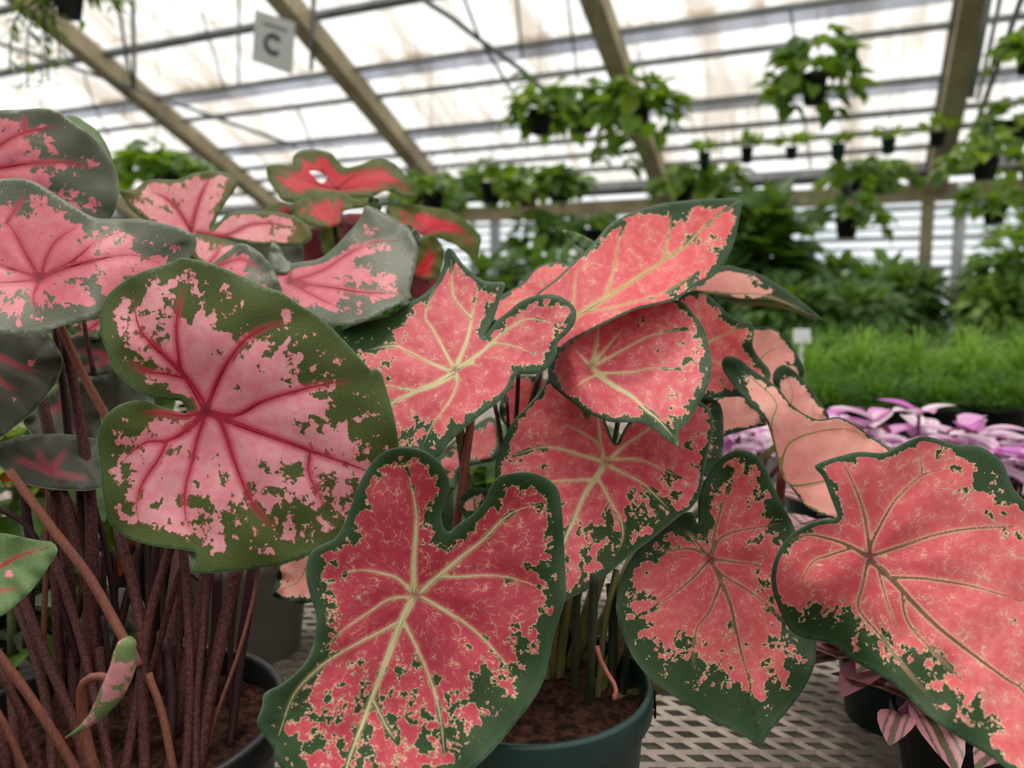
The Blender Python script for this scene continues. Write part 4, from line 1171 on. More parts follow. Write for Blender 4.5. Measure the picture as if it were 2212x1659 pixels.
STEMS = [
    ([(20, 1018), (37, 1040), (112, 1141), (194, 1249), (269, 1383), (300, 1440)], 22, .475, .43, M_stemA2),
    ([(-20, 1395), (0, 1417), (75, 1521), (157, 1652), (175, 1690)], 21, .40, None, M_stemA2),
    ([(40, 1262), (48, 1286), (97, 1413), (160, 1562), (190, 1690)], 23, .47, None, M_stemA),
    ([(28, 1285), (37, 1309), (75, 1413), (108, 1562), (112, 1690)], 22, .48, None, M_stemA),
    ([(110, 1190), (119, 1212), (157, 1324), (201, 1488), (245, 1690)], 19, .475, None, M_stemA),
    ([(255, 1140), (261, 1163), (295, 1301), (306, 1413), (314, 1690)], 25, .470, None, M_stemA),
    ([(374, 1165), (366, 1189), (321, 1339), (300, 1500), (266, 1690)], 23, .468, None, M_stemA),
    ([(392, 1165), (396, 1189), (407, 1339), (410, 1488), (402, 1690)], 21, .47, None, M_stemA),
    ([(450, 1215), (448, 1241), (437, 1376), (425, 1525), (424, 1690)], 17, .462, None, M_stemA),
    ([(514, 1225), (507, 1249), (478, 1376), (448, 1525), (425, 1680)], 32, .478, None, M_stemA),
    ([(556, 1215), (552, 1234), (522, 1413), (496, 1622)], 20, .49, None, M_stemR),
    ([(560, 1210), (545, 1300), (512, 1420), (462, 1560), (445, 1640)], 9, .46, None, M_stemA2),
    ([(394, 1215), (388, 1234), (358, 1339), (325, 1458)], 15, .475, .455, M_stemA),
    ([(322, 1455), (325, 1469), (351, 1544), (378, 1680)], 18, .43, None, M_stemA2),
    ([(108, 1040), (104, 1062), (98, 1264), (90, 1500)], 12, .53, .50, M_stemA2),
    ([(132, 1040), (138, 1062), (168, 1189), (205, 1376), (220, 1480)], 18, .50, .47, M_stemA),
    ([(172, 1045), (179, 1163), (190, 1300), (200, 1600)], 20, .52, .48, M_stemR),
    ([(195, 1040), (205, 1100), (231, 1197), (260, 1400), (270, 1600)], 15, .53, .49, M_stemR),
    ([(50, 1045), (58, 1120), (66, 1190), (60, 1400)], 22, .53, .50, M_stemR),
    ([(-10, 1440), (0, 1454), (56, 1562), (95, 1690)], 20, .415, None, M_stemA),
    ([(-30, 1500), (7, 1559), (52, 1659), (70, 1700)], 15, .40, None, M_stemA2),
    ([(340, 1170), (336, 1189), (328, 1376), (306, 1562), (300, 1690)], 20, .50, .46, M_stemR),
    ([(-20, 1085), (0, 1100), (75, 1159), (157, 1387), (170, 1440)], 14, .51, .48, M_stemR),
    ([(222, 1330), (240, 1450), (262, 1600), (268, 1690)], 14, .48, .45, M_stemR),
    ([(415, 1240), (440, 1260), (400, 1350), (370, 1450), (350, 1600)], 13, .51, .47, M_stemR),
    ([(470, 1240), (468, 1350), (462, 1500), (470, 1640)], 24, .51, .47, M_stemR),
    ([(300, 1170), (296, 1250), (310, 1360), (330, 1600)], 12, .52, .48, M_stemR),
    ([(140, 1220), (130, 1330), (140, 1480), (150, 1640)], 15, .51, .47, M_stemA),
    ([(246, 1190), (250, 1260), (246, 1330)], 12, .52, .51, M_stemR),
    ([(128, 694), (152, 753), (190, 830), (232, 905), (262, 975)], 20, .525, .50, M_stemA2),
    ([(118, 700), (128, 770), (138, 850), (150, 960)], 17, .56, .55, M_stemR),
    ([(180, 688), (190, 745), (204, 812)], 11, .60, .60, M_stemA),
    ([(20, 1440), (30, 1560), (44, 1690)], 22, .45, None, M_stemA), ([(-5, 1540), (10, 1620), (20, 1690)], 22, .42, None, M_stemA),
    ([(215, 1400), (225, 1520), (228, 1690)], 20, .46, None, M_stemA), ([(355, 1380), (372, 1500), (360, 1690)], 22, .47, None, M_stemR),
]
rg_ = random.Random(11)
for k in range(16):                              # further stems deeper in the clump
    x1 = rg_.uniform(-40, 500)
    x0 = x1 + rg_.uniform(-90, 110)
    STEMS.append(([(x0, rg_.uniform(1060, 1200)), ((x0 + x1) / 2 + rg_.uniform(-15, 15), 1380), (x1, 1620)], rg_.uniform(12, 22), rg_.uniform(.50, .55), .465, rg_.choice([M_stemR, M_stemR, M_stemA])))
for pts, w, d0, d1, m in STEMS:
    x, y = pts[-1]
    stem_px(PA, pts, w, d0, d1 if d1 else soil_depth(x, y), m, taper=0.85)

# ================================================================== red caladium behind
cR = np.array((-0.135, 0.83, ZB))
PR = thing('potted_caladium', 'red centred caladium with broad olive green margins behind the pink ones', 'caladium', cR)
pot(PR, 0.075, 0.12, M_teal)
Rf = lambda dx, dy: (cR[0] + dx, cR[1] + dy, ZB + .105)
blade(PR, M_R, [(633, 338), (647, 327), (675, 323), (702, 326), (720, 334), (734, 353), (750, 361), (778, 355), (807, 346), (833, 345), (855, 355), (869, 371), (885, 389), (904, 405), (897, 428), (869, 424), (835, 412), (812, 421), (778, 428), (743, 424), (707, 420), (675, 424), (647, 435), (613, 433), (597, 415), (581, 392), (575, 364), (585, 355), (610, 354), (630, 358)],
      (727, 408), [([(727, 406), (707, 380), (684, 330)], 7), ([(725, 407), (686, 398), (652, 385), (606, 366)], 6), ([(729, 405), (766, 380), (823, 373)], 6), ([(729, 408), (790, 402), (850, 405)], 5)],
      [(727, 408, .965), (675, 324, 1.01), (575, 364, .98), (904, 405, .97), (833, 345, 1.0), (613, 433, .93), (778, 428, .94)], sp=7,
      hole=[(668, 369), (684, 369), (697, 373), (707, 382), (700, 394), (691, 394), (681, 387), (675, 378)], rib_mat=M_veinA)
petiole(PR, (727, 409), .97, Rf(0, 0), M_stemA)
blade(PR, M_R, [(629, 442), (652, 428), (679, 417), (709, 412), (739, 415), (766, 428), (798, 428), (791, 447), (766, 451), (739, 458), (736, 479), (716, 490), (697, 492), (670, 486), (647, 474), (631, 460)], (722, 480), [([(720, 480), (732, 442), (743, 425)], 7), ([(718, 476), (697, 456), (675, 437)], 5)],
      [(629, 442, .92), (709, 412, .95), (798, 428, .93), (697, 492, .89)], sp=7, ribs=False)
blade(PR, M_R, [(560, 462), (583, 444), (610, 435), (626, 442), (632, 462), (601, 475), (575, 480)], (625, 460), [([(622, 458), (600, 452)], 5)], [(560, 462, .98), (626, 442, .98), (601, 475, .95)], sp=7, ribs=False)
blade(PR, M_R, [(833, 456), (846, 442), (881, 440), (926, 447), (972, 456), (1007, 479), (1030, 499), (1040, 515), (1034, 543), (1027, 563), (1007, 547), (984, 529), (949, 515), (917, 508), (892, 499), (858, 478)], (917, 501), [([(918, 500), (960, 487), (1007, 502)], 6), ([(916, 499), (911, 472), (905, 455)], 5), ([(914, 500), (880, 488), (850, 470)], 6)],
      [(833, 456, .94), (926, 447, .97), (1040, 515, .95), (1027, 563, .92), (917, 506, .915)], sp=7, rib_mat=M_veinA)
petiole(PR, (917, 503), .92, Rf(.03, 0), M_stemA)
blade(PR, M_R, [(905, 515), (931, 506), (949, 520), (961, 547), (956, 575), (945, 600), (924, 605), (895, 590), (895, 550)], (905, 590), [([(905, 588), (925, 565), (940, 540)], 6), ([(905, 590), (935, 585)], 5)], [(905, 515, .90), (961, 547, .90), (920, 605, .87)], sp=7, ribs=False)
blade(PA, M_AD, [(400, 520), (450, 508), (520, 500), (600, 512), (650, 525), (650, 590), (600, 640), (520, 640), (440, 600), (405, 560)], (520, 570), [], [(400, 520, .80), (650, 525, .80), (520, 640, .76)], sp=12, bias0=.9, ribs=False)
petiole(PR, (722, 481), .90, Rf(-.01, 0), M_stemA)
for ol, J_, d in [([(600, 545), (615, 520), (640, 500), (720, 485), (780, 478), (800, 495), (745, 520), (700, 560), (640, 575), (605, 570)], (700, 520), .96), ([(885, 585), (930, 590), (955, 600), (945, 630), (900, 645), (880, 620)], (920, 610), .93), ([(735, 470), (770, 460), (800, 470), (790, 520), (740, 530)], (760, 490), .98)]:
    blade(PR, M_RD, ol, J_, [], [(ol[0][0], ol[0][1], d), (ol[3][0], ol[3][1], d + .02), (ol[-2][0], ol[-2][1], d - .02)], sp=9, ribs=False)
blade(PR, M_fold, [(690, 495), (732, 488), (738, 515), (728, 545), (700, 552), (694, 525)], (715, 520), [], [(690, 495, .945), (738, 515, .94), (700, 552, .93)], sp=8, ribs=False)

# ------------------------------------------------------------------ background plants
def leaf_shape(name, kind):
    """a small leaf of about 30 triangles: length 1 along +Y, folded on its midrib and arching down"""
    n = 6
    V, Fc = [], []
    for i in range(n + 1):
        t = i / n
        if kind == 'heart':
            w = 0.42 * math.sin(math.pi * min(1, (t + 0.10) / 1.1)) ** 0.6 * (1 - t ** 3.0)
        elif kind == 'lance':
            w = 0.17 * math.sin(math.pi * (t * 0.92 + 0.06)) ** 0.8
        else:
            w = 0.25 * math.sin(math.pi * (t * 0.94 + 0.05)) ** 0.75
        z = -0.28 * t * t
        V += [(-w, t, z + w * 0.35), (-w * .5, t, z + w * .12), (0, t, z), (w * .5, t, z + w * .12), (w, t, z + w * 0.35)]
    for i in range(n):
        for k in range(4):
            a = i * 5 + k
            Fc.append((a, a + 1, a + 6, a + 5))
    return V, Fc

def orient(direction, up, scale):
    d = Vector(direction).normalized()
    u = Vector(up)
    x = d.cross(u)
    if x.length < 1e-4:
        x = d.cross(Vector((1, 0, 0)))
    x.normalize()
    z = x.cross(d)
    return Matrix(((x.x * scale, d.x * scale, z.x * scale, 0), (x.y * scale, d.y * scale, z.y * scale, 0), (x.z * scale, d.z * scale, z.z * scale, 0), (0, 0, 0, 1)))

M_pothos = leafy_mat('pothos_leaf', (62, 104, 34), (140, 172, 56), .45)
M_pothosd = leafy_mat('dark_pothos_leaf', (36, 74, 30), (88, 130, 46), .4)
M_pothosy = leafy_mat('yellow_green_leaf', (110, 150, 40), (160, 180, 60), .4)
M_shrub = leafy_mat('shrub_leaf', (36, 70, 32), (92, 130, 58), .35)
M_shrubl = leafy_mat('light_shrub_leaf', (84, 126, 54), (150, 178, 88), .4)
M_grass = leafy_mat('feathery_grass_blade', (84, 138, 48), (156, 196, 96), .45, 14)
M_grassd = leafy_mat('deep_grass_blade', (40, 86, 28), (86, 136, 50), .3, 14)
M_twig = simple_mat('green_twig', (70, 84, 40), (96, 100, 54), 40)
SHAPES = {k: leaf_shape(k, k) for k in ('heart', 'lance', 'oval')}
LEAFMESH = {}
def leaf_mesh(kind, mat):
    key = (kind, mat.name)
    if key not in LEAFMESH:
        V, Fc = SHAPES[kind]
        me = new_mesh('leaf', V, Fc)
        me.materials.append(mat)
        LEAFMESH[key] = me
    return LEAFMESH[key]

def add_leaf(parent, kind, mat, pos, direction, up, scale):
    o = bpy.data.objects.new('leaf', leaf_mesh(kind, mat))
    o.parent = parent
    o.matrix_local = Matrix.Translation(Vector(pos)) @ orient(direction, up, scale)
    COL.objects.link(o)
    return o

def hanging(label, x, y, d, potw, poth, spread, n, leaf, mats, potmat, droop=0.5, up=0.6, trail=(), group=None, seed=0, kind='heart', hook=True, upright=False):
    """pot hung by wires; (x, y) is the middle of the pot rim in the photograph, d its distance"""
    rg = random.Random(seed * 7 + 3)
    px = d / F
    c = P(x, y, d)
    h, r = poth * px, potw * px / 2
    t = thing('hanging_basket', label, 'hanging plant', c - np.array((0, 0, h)), group)
    lathe('pot', [(0.001, 0), (r * .72, 0), (r * .96, h * .86), (r * 1.04, h * .87), (r * 1.04, h), (r * .93, h), (r * .9, h * .8), (0.001, h * .8)], potmat, t, 20)
    if hook:
        s_ = c @ NV
        top = max(h + .3, roofz(max(s_, RIDGE)) - c[2] + h - .05) if s_ < 8.6 else h + .4
        for k in range(3):
            a = 2 * math.pi * k / 3 + .4
            tube('hanger_wire', [(r * math.cos(a), r * math.sin(a), h), (0, 0, h + r * 3.2)], .0018, M_steel, t, sides=4)
        tube('hook', [(0, 0, h + r * 3.2), (0, 0, top)], .002, M_steel, t, sides=4)
    S = spread * px
    L = leaf * px * 1.15
    for k in range(n):
        a = rg.uniform(0, 2 * math.pi)
        q = math.sqrt(rg.uniform(0.03, 1))
        hh = up * S * (1 - q ** 1.6) * rg.uniform(.5, 1.1) - droop * S * max(0, q - .55) * rg.uniform(0.2, 2.2)
        pos = (q * S * math.cos(a), q * S * math.sin(a), h * .95 + hh)
        dr = (math.cos(a) * .8 + rg.uniform(-.5, .5), math.sin(a) * .8 + rg.uniform(-.5, .5), rg.uniform(.2, 1.2) if upright else rg.uniform(-.9, .35))
        add_leaf(t, kind, rg.choice(mats), pos, dr, (rg.uniform(-.4, .4), rg.uniform(-.4, .4) - .3, 1), L * rg.uniform(.7, 1.25))
    for (tx, ty) in trail:                       # trailing shoots end at this place of the photograph
        e = P(tx, ty, d) - np.array(t.location)
        st = np.array((r * .8 * np.sign(e[0]), -r * .3, h))
        mid = (st + e) / 2 + np.array((e[0] * .25, 0, abs(e[2] - st[2]) * .15))
        cv = catmull([st, mid, e], L * .45)
        tube('stem', cv, .003, M_twig, t, sides=5)
        for p_ in cv[1:]:
            for s in (-1, 1):
                dr = (s * .7 + rg.uniform(-.3, .3), rg.uniform(-.7, .2), rg.uniform(-.8, .1))
                add_leaf(t, kind, rg.choice(mats), p_, dr, (0, -.4, 1), L * rg.uniform(.6, 1.0))
    return t

PG = [M_pothos, M_pothos, M_pothosd, M_pothosy]
PD = [M_pothosd, M_pothosd, M_pothos]
hanging('leafy pothos in a black pot, leftmost of the hanging trio', 1168, 238, 5.0, 54, 50, 66, 60, 40, PG, M_black, .5, .9, [(1130, 160), (1145, 285)], seed=1)
hanging('dark leafy pothos in a black pot, middle of the hanging trio', 1258, 232, 5.5, 62, 52, 68, 62, 42, PD + [M_pothos], M_black, .5, .9, [(1300, 345), (1220, 190)], seed=2)
hanging('long trailing pothos in a black pot, rightmost of the hanging trio', 1378, 214, 4.7, 62, 50, 84, 78, 42, PG, M_black, .8, .8, [(1365, 365), (1310, 320), (1455, 275)], seed=3)
hanging('single pothos in a tall black pot hanging alone at upper right', 1760, 160, 4.6, 56, 64, 88, 84, 46, [M_pothosd, M_pothos, M_pothos], M_black, .75, 1.25, [(1668, 205), (1800, 235), (1712, 228)], seed=4)
sm = [(1522, 330, 24, 30, M_teal, 'teal', 'first from the left in the row of tiny hanging pots'), (1614, 318, 24, 30, M_black, 'dark', 'second from the left in the row of tiny hanging pots'), (1710, 318, 24, 22, M_teal, 'teal', 'third from the left in the row of tiny hanging pots'),
      (1811, 312, 28, 28, M_teal, 'teal', 'fourth from the left in the row of tiny hanging pots'), (1920, 300, 28, 28, M_teal, 'teal', 'fifth from the left in the row of tiny hanging pots'), (2026, 286, 32, 26, M_black, 'dark', 'rightmost in the row of tiny hanging pots')]
for i, (x, y, pw, ph, pm, nm, where) in enumerate(sm):
    hanging('%s pot, %s' % (nm, where), x, y, 6.2, pw + 3, ph + 4, 22 + (i % 3) * 4, 20, 26, [M_pothosy, M_pothos], pm, .0, .9, upright=True, seed=20 + i, group='tiny hanging pots', kind='oval')
for i, (x, y, s_, lab) in enumerate([(1478, 398, 60, 'bushy hanging plant in a black pot under the first tiny pot'), (1560, 396, 52, 'pale green hanging plant left of the gap in the low row'), (1838, 388, 58, 'bushy hanging plant below the fourth tiny pot'), (1910, 378, 60, 'wide hanging plant with yellowing leaves below the fifth tiny pot')]):
    hanging(lab, x, y, 6.3 + .6 * (i % 2), 44, 40, s_, 55, 34, PG, M_black, .5, .8, seed=30 + i, group='low row of hanging plants')
for i, (x, y, s_, lab) in enumerate([(2130, 335, 75, 'trailing plant in a black pot right of the wooden rafter'), (2195, 262, 70, 'hanging plant cut by the right edge, below the topmost one'), (2225, 105, 62, 'topmost hanging plant at the right edge')]):
    hanging(lab, x, y, (4.3, 4.9, 4.1)[i], 56, 52, s_, 60, 36, PG, M_black, .6, .8, seed=40 + i, group='hanging plants at the right edge')
for i, (x, y, s_, pm, lab) in enumerate([(905, 408, 50, M_black, 'hanging plant peeping out right of the red caladium'), (985, 410, 62, M_black, 'bushy hanging plant, leftmost of the long low row'), (1062, 395, 62, M_black, 'dark potted hanging plant in the middle of the long low row'), (1140, 402, 62, M_terra, 'hanging plant in a brown pot in the long low row'), (1208, 392, 48, M_teal, 'hanging plant in a teal pot ending the long low row')]):
    hanging(lab, x, y, 6.2 + .7 * (i % 2), 50, 44, s_, 60, 36, PG + [M_pothosd], pm, .4, .8, seed=50 + i, group='long low row of hanging plants')
hanging('round bright green plant hanging behind the pink leaf at left', 352, 372, 4.2, 90, 60, 100, 95, 44, PG, M_black, .15, .6, seed=60)
hanging('hanging plant in front of the white wall, above the bushes', 1830, 470, 6.0, 50, 44, 75, 62, 34, PD + [M_pothos], M_black, .5, .7, seed=61)
hanging('hanging plant beside the grey post at the right', 2150, 440, 5.6, 50, 44, 80, 62, 34, PD + [M_pothos], M_black, .6, .7, seed=62)
hanging('dark plant hanging above the bushes left of the long pink leaf', 1180, 500, 6.2, 50, 44, 85, 60, 34, PD, M_black, .5, .7, seed=63)
hanging('dark plant hanging just left of the long pink leaf tip', 1285, 495, 5.8, 50, 44, 70, 50, 34, PD, M_black, .5, .6, seed=64)
hanging('plant hanging low behind the tip of the red caladium', 935, 415, 5.6, 50, 44, 60, 40, 34, PD, M_black, .5, .6, seed=65)
hanging('wispy trailing plant in a black pot at the top left corner', 148, -18, 2.3, 62, 54, 90, 30, 34, [M_pothosd, M_pothos], M_black, .5, .5,
        [(20, 150), (60, 190), (105, 175), (95, 70), (250, 20), (40, 40), (280, 8), (130, 125)], seed=66, kind='lance')

def cloud(n, S, L, rg, kind='oval', hollow=.25, bottom=-.9):
    """joined foliage: n leaves spread through an ellipsoid S"""
    Vs, Fs = [], []
    sv = np.array(SHAPES[kind][0])
    sf = np.array(SHAPES[kind][1])
    for k in range(n):
        while True:
            p_ = np.array((rg.uniform(-1, 1), rg.uniform(-1, 1), rg.uniform(bottom, 1)))
            q = np.linalg.norm(p_)
            if hollow < q < 1:
                break
        dr = p_ / q + np.array((rg.uniform(-.6, .6), rg.uniform(-.6, .6), rg.uniform(-.7, .3)))
        M = np.array(orient(dr, (rg.uniform(-.3, .3), -.3, 1), L * rg.uniform(.6, 1.3)))[:3, :3]
        Vs.append(sv @ M.T + p_ * np.array(S))
        Fs.append(sf + k * len(sv))
    return np.concatenate(Vs), np.concatenate(Fs)

def shrub(label, x, ytop, d, wpx, mat, potm, n, Lpx, seed, zb=ZB, kind='oval', poth=.16):
    rg = random.Random(seed)
    px = d / F
    top = P(x, ytop, d)
    h = top[2] - zb
    lab_ = label
    t = thing('potted_shrub', label, 'shrub', (top[0], top[1], zb), 'leafy bushes along the far bench')
    R = wpx * px / 2
    lathe('pot', [(.001, 0), (.075, 0), (.1, poth * .9), (.108, poth * .9), (.108, poth), (.095, poth), (.09, poth * .8), (.001, poth * .8)], potm, t, 20)
    tube('stem', [(0, 0, poth * .8), (.01, .01, h * .5), (0, 0, h * .8)], .012, M_twig, t, sides=6)
    V, Fc = cloud(n, (R, R, (h - poth) / 2 * 1.02), Lpx * px, rg, kind)
    o = link('foliage', new_mesh('foliage', V + np.array((0, 0, poth + (h - poth) / 2)), Fc), mat, t)
    o['kind'] = 'stuff'
    return t
SH = [(1655, 430, 3.9, 130, M_shrub, 'tall dark big-leaved bush just right of the long pink leaf', 300, 75, 'heart'), (1560, 520, 4.1, 150, M_shrub, 'dark bush hidden behind the folded pink leaf', 260, 45, 'oval'),
      (1765, 560, 4.2, 190, M_shrub, 'dark rounded bush between the tall bush and the post', 420, 40, 'oval'), (1900, 570, 4.3, 190, M_shrubl, 'pale green loose bush left of the grey post', 380, 42, 'oval'),
      (1965, 585, 3.9, 150, M_shrub, 'low dark bush in front of the grey post foot', 380, 40, 'oval'), (2160, 560, 3.8, 130, M_shrub, 'dark bush right of the grey post', 400, 42, 'oval'),
      (2200, 470, 3.6, 150, M_shrubl, 'tall pale green bush at the right edge', 420, 42, 'oval'), (1160, 545, 4.2, 190, M_shrub, 'dark bush under the roof gutter left of the long pink leaf', 420, 38, 'oval'),
      (1290, 535, 4.3, 170, M_shrub, 'dark bush half hidden behind the long pink leaf', 360, 38, 'oval'), (1060, 560, 4.0, 170, M_shrub, 'low dark bush beyond the red caladium', 360, 38, 'oval'),
      (2150, 620, 3.6, 110, M_shrubl, 'small light bush below the dark ones near the post', 380, 36, 'oval'), (1840, 620, 3.6, 200, M_shrub, 'low dark bush above the feathery grass', 420, 36, 'oval'), (1700, 610, 3.6, 190, M_shrub, 'low bush above the white plant tag', 380, 36, 'oval'), (2250, 600, 3.6, 200, M_shrub, 'low bush cut by the right edge', 320, 36, 'oval'),
      (930, 590, 4.0, 200, M_shrub, 'low dark bush behind the red caladium', 300, 38, 'oval'), (780, 590, 4.0, 200, M_shrub, 'low bush behind the pointed grey green leaf', 300, 38, 'oval'), (620, 590, 4.0, 200, M_shrub, 'low bush behind the bright pink leaf', 300, 38, 'oval')]
for i, (x, yt, d, w_, m, lab, n, L, kd) in enumerate(SH):
    shrub(lab, x, yt, d, w_, m, M_black, n, L, 100 + i, kind=kd)

def grass(label, x, ytop, d, R, n, mat, seed, fan=1.0, zb=ZB):
    rg = random.Random(seed)
    top = P(x, ytop, d)
    h = top[2] - zb
    t = thing('grass_pot', label, 'grass', (top[0], top[1], zb), 'feathery grass pots')
    lathe('pot', [(.001, 0), (.055, 0), (.07, .09), (.075, .09), (.075, .1), (.065, .1), (.06, .08), (.001, .08)], M_black, t, 20)
    V, Fc = [], []
    for k in range(n):
        a = rg.uniform(0, 6.283)
        q = math.sqrt(rg.random())
        b0 = np.array((math.cos(a) * q * .05, math.sin(a) * q * .05, .09))
        e = np.array((math.cos(a) * q * R * fan, math.sin(a) * q * R * fan, 0))
        hh = (h - .09) * rg.uniform(.4, 1.1) * (1 - .72 * q * q)
        side = np.array((-math.sin(a + rg.uniform(-.8, .8)), math.cos(a), 0))
        w = rg.uniform(.0025, .0055)
        i0 = len(V)
        for j in range(6):
            s_ = j / 5
            p_ = b0 + e * s_ ** 1.4 + np.array((0, 0, hh * (math.sin(s_ * 2.0) / .92)))
            V += [p_ - side * w * (1 - s_ * .9), p_ + side * w * (1 - s_ * .9)]
        for j in range(5):
            Fc.append((i0 + 2 * j, i0 + 2 * j + 1, i0 + 2 * j + 3, i0 + 2 * j + 2))
    o = link('blades', new_mesh('blades', V, Fc), mat, t)
    o['kind'] = 'stuff'
    return t
gl = ['feathery grass pot, %s of the grassy row' % s_ for s_ in ('first from the left', 'second from the left', 'third from the left', 'fourth from the left', 'rightmost')]
for i, x in enumerate((1745, 1865, 1985, 2105, 2225)):
    grass(gl[i], x, 722 - (i % 2) * 10, 2.05, .16, 420, M_grass, 200 + i)
gl = ['taller arching grass behind the feathery row, %s' % s_ for s_ in ('at its left end', 'second from its left end', 'third from its left end', 'at its right end')]
for i, x in enumerate((1800, 1930, 2060, 2190)):
    grass(gl[i], x, 700, 2.4, .18, 340, M_grassd, 210 + i)
for i, x in enumerate((1780, 1900, 2030, 2160)):
    grass('short deep green grass in front of the feathery row, %s' % ('leftmost', 'second from left', 'third from left', 'rightmost')[i], x, 800, 1.85, .13, 300, M_grassd, 220 + i)

# white tag among the bushes
tg = thing('plant_tag', 'small white plant tag standing in front of the low bushes', 'tag', P(1732, 738, 1.98) - np.array((0, 0, .13)))
M_tag = simple_mat('white_tag_plastic', (225, 228, 228), (236, 238, 238), 5.0, .5, .4)
box('tag_face', (0, 0, .145), (.022, 0, 0), (0, .001, .0), (0, .004, .018), M_tag, tg)
box('tag_stake', (0, .001, .065), (.005, 0, 0), (0, .001, 0), (0, 0, .066), M_tag, tg)

# ------------------------------------------------------------------ trailing pink striped plants
def stripe_mat(name, edge, mid, blush, trans=.3):
    T = NT(name)
    sp = T.n('ShaderNodeSeparateXYZ')
    T.l(T.n('ShaderNodeTexCoord').outputs['Object'], sp.inputs[0])
    ax = T.math('ABSOLUTE', sp.outputs[0])
    rnd = T.n('ShaderNodeObjectInfo').outputs['Random']
    nz = T.noise(T.n('ShaderNodeTexCoord').outputs['Object'], 14.0, 3.0)
    a = T.math('ADD', ax, T.math('MULTIPLY', T.math('SUBTRACT', nz, .5), .05))
    col = T.mix(T.ss(a, .03, .055), lin(mid), lin(edge))
    col = T.mix(T.math('MULTIPLY', T.ss(a, .09, .12), T.ss(a, .15, .12)), col, lin(mid))
    col = T.mix(T.math('MULTIPLY', T.ss(rnd, .55, .8), .85), col, lin(blush))
    pr = T.principled(col, .4, .4)
    tr = T.n('ShaderNodeBsdfTranslucent')
    T.l(col, tr.inputs[0])
    mx = T.n('ShaderNodeMixShader')
    mx.inputs[0].default_value = trans
    T.l(pr, mx.inputs[1])
    T.l(tr.outputs[0], mx.inputs[2])
    return T.finish(mx.outputs[0])
M_trad = stripe_mat('white_magenta_leaf', (232, 212, 226), (206, 160, 204), (206, 92, 200))
M_tradw = stripe_mat('white_pink_leaf', (238, 226, 232), (214, 180, 206), (226, 150, 214))
M_tradd = stripe_mat('mauve_striped_leaf', (196, 140, 152), (96, 92, 66), (170, 112, 130), .2)
M_tstem = simple_mat('plum_trailing_stem', (100, 46, 62), (130, 66, 80), 60)

def tradescantia(label, x, yc, d, R, hgt, n, L, mats, potm, seed, potr=.055, poth=.10):
    rg = random.Random(seed)
    c = P(x, yc, d)
    t = thing('trailing_striped_plant', label, 'houseplant', (c[0], c[1], ZB))
    lathe('pot', [(.001, 0), (potr * .75, 0), (potr * .96, poth * .86), (potr * 1.03, poth * .87), (potr * 1.03, poth), (potr * .94, poth), (potr * .9, poth * .8), (.001, poth * .8)], potm, t, 28)
    k = 0
    while k < n:
        a = rg.uniform(0, 6.283)
        q = math.sqrt(rg.uniform(.05, 1))
        e = np.array((math.cos(a) * q * R, math.sin(a) * q * R, poth + hgt * (1 - .75 * q ** 2) * rg.uniform(.75, 1.1)))
        cv = catmull([(math.cos(a) * potr * .4, math.sin(a) * potr * .4, poth * .85), e * np.array((.5, .5, 1.0)) , e], .02)
        tube('stem', cv, .0022, M_tstem, t, sides=6)
        for j in range(4):
            b = a + j * 2.3 + rg.uniform(-.6, .6)
            dr = (math.cos(b) * .8, math.sin(b) * .8, rg.uniform(-.15, .55))
            add_leaf(t, 'oval', rg.choice(mats), cv[max(0, len(cv) - 1 - j // 2)], dr, (0, 0, 1), L * rg.uniform(.75, 1.2))
            k += 1
    return t
tradescantia('white and magenta trailing plant right of the heart-shaped pink leaf', 1600, 1030, 1.02, .10, .10, 56, .060, [M_trad, M_tradw], M_teal, 301)
tradescantia('magenta trailing plant behind the blush funnel leaf', 1775, 980, 1.12, .09, .11, 52, .060, [M_trad], M_teal, 302)
tradescantia('white and pink trailing plant in front of the feathery grass', 1985, 960, 1.05, .12, .12, 76, .062, [M_trad, M_tradw, M_tradw], M_teal, 303)
tradescantia('pale pink trailing plant at the right edge behind the big leaf', 2170, 1010, .98, .12, .09, 70, .062, [M_tradw, M_trad, M_tradw], M_teal, 304)
tradescantia('mauve striped trailing plant in a small teal pot under the big right leaf', 1930, 1500, .66, .10, .10, 92, .068, [M_tradd], M_teal, 305, .050, .075)
tradescantia('mauve striped trailing plant in the bottom right corner', 2070, 1620, .56, .085, .065, 64, .060, [M_tradd], M_black, 306, .045, .06)

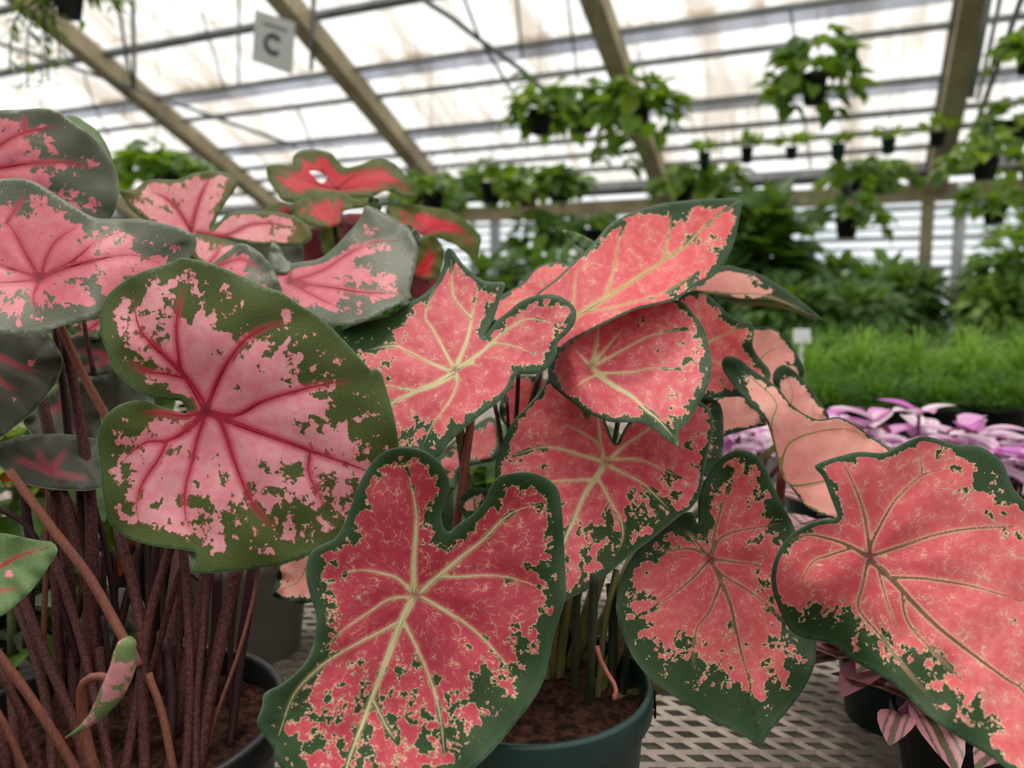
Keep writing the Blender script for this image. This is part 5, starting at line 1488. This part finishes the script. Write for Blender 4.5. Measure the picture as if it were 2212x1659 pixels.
# ------------------------------------------------------------------ plants between the stems at the left
M_croton = leafy_mat('orange_red_leaf', (226, 70, 40), (240, 120, 70), .35)
M_crotg = leafy_mat('green_yellow_leaf', (60, 100, 30), (150, 170, 50), .3)
M_varieg = leafy_mat('grey_green_veined_leaf', (70, 96, 70), (140, 160, 130), .2)
def bushlet(name, label, cat, x, y, d, R, hgt, n, L, mats, potm, seed, potr=.05, poth=.1, kind='oval'):
    rg = random.Random(seed)
    c = P(x, y, d)
    t = thing(name, label, cat, (c[0], c[1], ZB))
    lathe('pot', [(.001, 0), (potr * .75, 0), (potr * .96, poth * .86), (potr * 1.03, poth * .87), (potr * 1.03, poth), (potr * .94, poth), (potr * .9, poth * .8), (.001, poth * .8)], potm, t, 28)
    tube('stem', [(0, 0, poth * .8), (.004, 0, poth + hgt * .8)], .004, M_twig, t, sides=6)
    for k in range(n):
        a = rg.uniform(0, 6.283)
        q = rg.uniform(.1, 1)
        pos = (math.cos(a) * q * R * .6, math.sin(a) * q * R * .6, poth + hgt * rg.uniform(.1, 1))
        add_leaf(t, kind, rg.choice(mats), pos, (math.cos(a), math.sin(a), rg.uniform(-.5, .6)), (0, 0, 1), L * rg.uniform(.7, 1.2))
    return t
bushlet('potted_croton', 'orange and green leaved plant glimpsed between the plum stems', 'houseplant', 330, 1250, .86, .10, .12, 44, .07, [M_croton, M_crotg, M_crotg, M_pothosd], M_black, 401)
bushlet('potted_croton', 'yellow green leaved plant behind the left plum stems', 'houseplant', 90, 1230, .88, .10, .12, 44, .07, [M_crotg, M_croton, M_pothosd], M_black, 402)
bushlet('potted_foliage_plant', 'grey green veined plant low at the left edge', 'houseplant', 25, 1420, .66, .09, .06, 30, .07, [M_varieg, M_pothosd], M_white, 403, .035, .05)
bushlet('potted_foliage_plant', 'dark leafy plant in a white pot beside the plum stems', 'houseplant', 545, 1330, .79, .10, .13, 34, .06, [M_pothosd, M_shrub], M_white, 404, .062, .11)
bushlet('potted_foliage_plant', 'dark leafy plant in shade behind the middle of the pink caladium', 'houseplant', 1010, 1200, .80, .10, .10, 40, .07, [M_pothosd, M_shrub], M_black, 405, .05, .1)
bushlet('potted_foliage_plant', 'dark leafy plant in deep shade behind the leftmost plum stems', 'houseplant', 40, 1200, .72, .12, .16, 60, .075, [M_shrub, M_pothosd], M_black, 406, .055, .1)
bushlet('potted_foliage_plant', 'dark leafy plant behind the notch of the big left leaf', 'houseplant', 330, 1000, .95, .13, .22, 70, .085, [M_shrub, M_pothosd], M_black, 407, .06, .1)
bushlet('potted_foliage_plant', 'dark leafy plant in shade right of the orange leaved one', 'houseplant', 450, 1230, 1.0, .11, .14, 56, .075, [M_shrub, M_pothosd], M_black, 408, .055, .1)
bushlet('potted_foliage_plant', 'dark leafy plant behind the round pink leaf', 'houseplant', 1150, 1050, .85, .11, .14, 60, .08, [M_shrub, M_pothosd], M_black, 410, .055, .1)
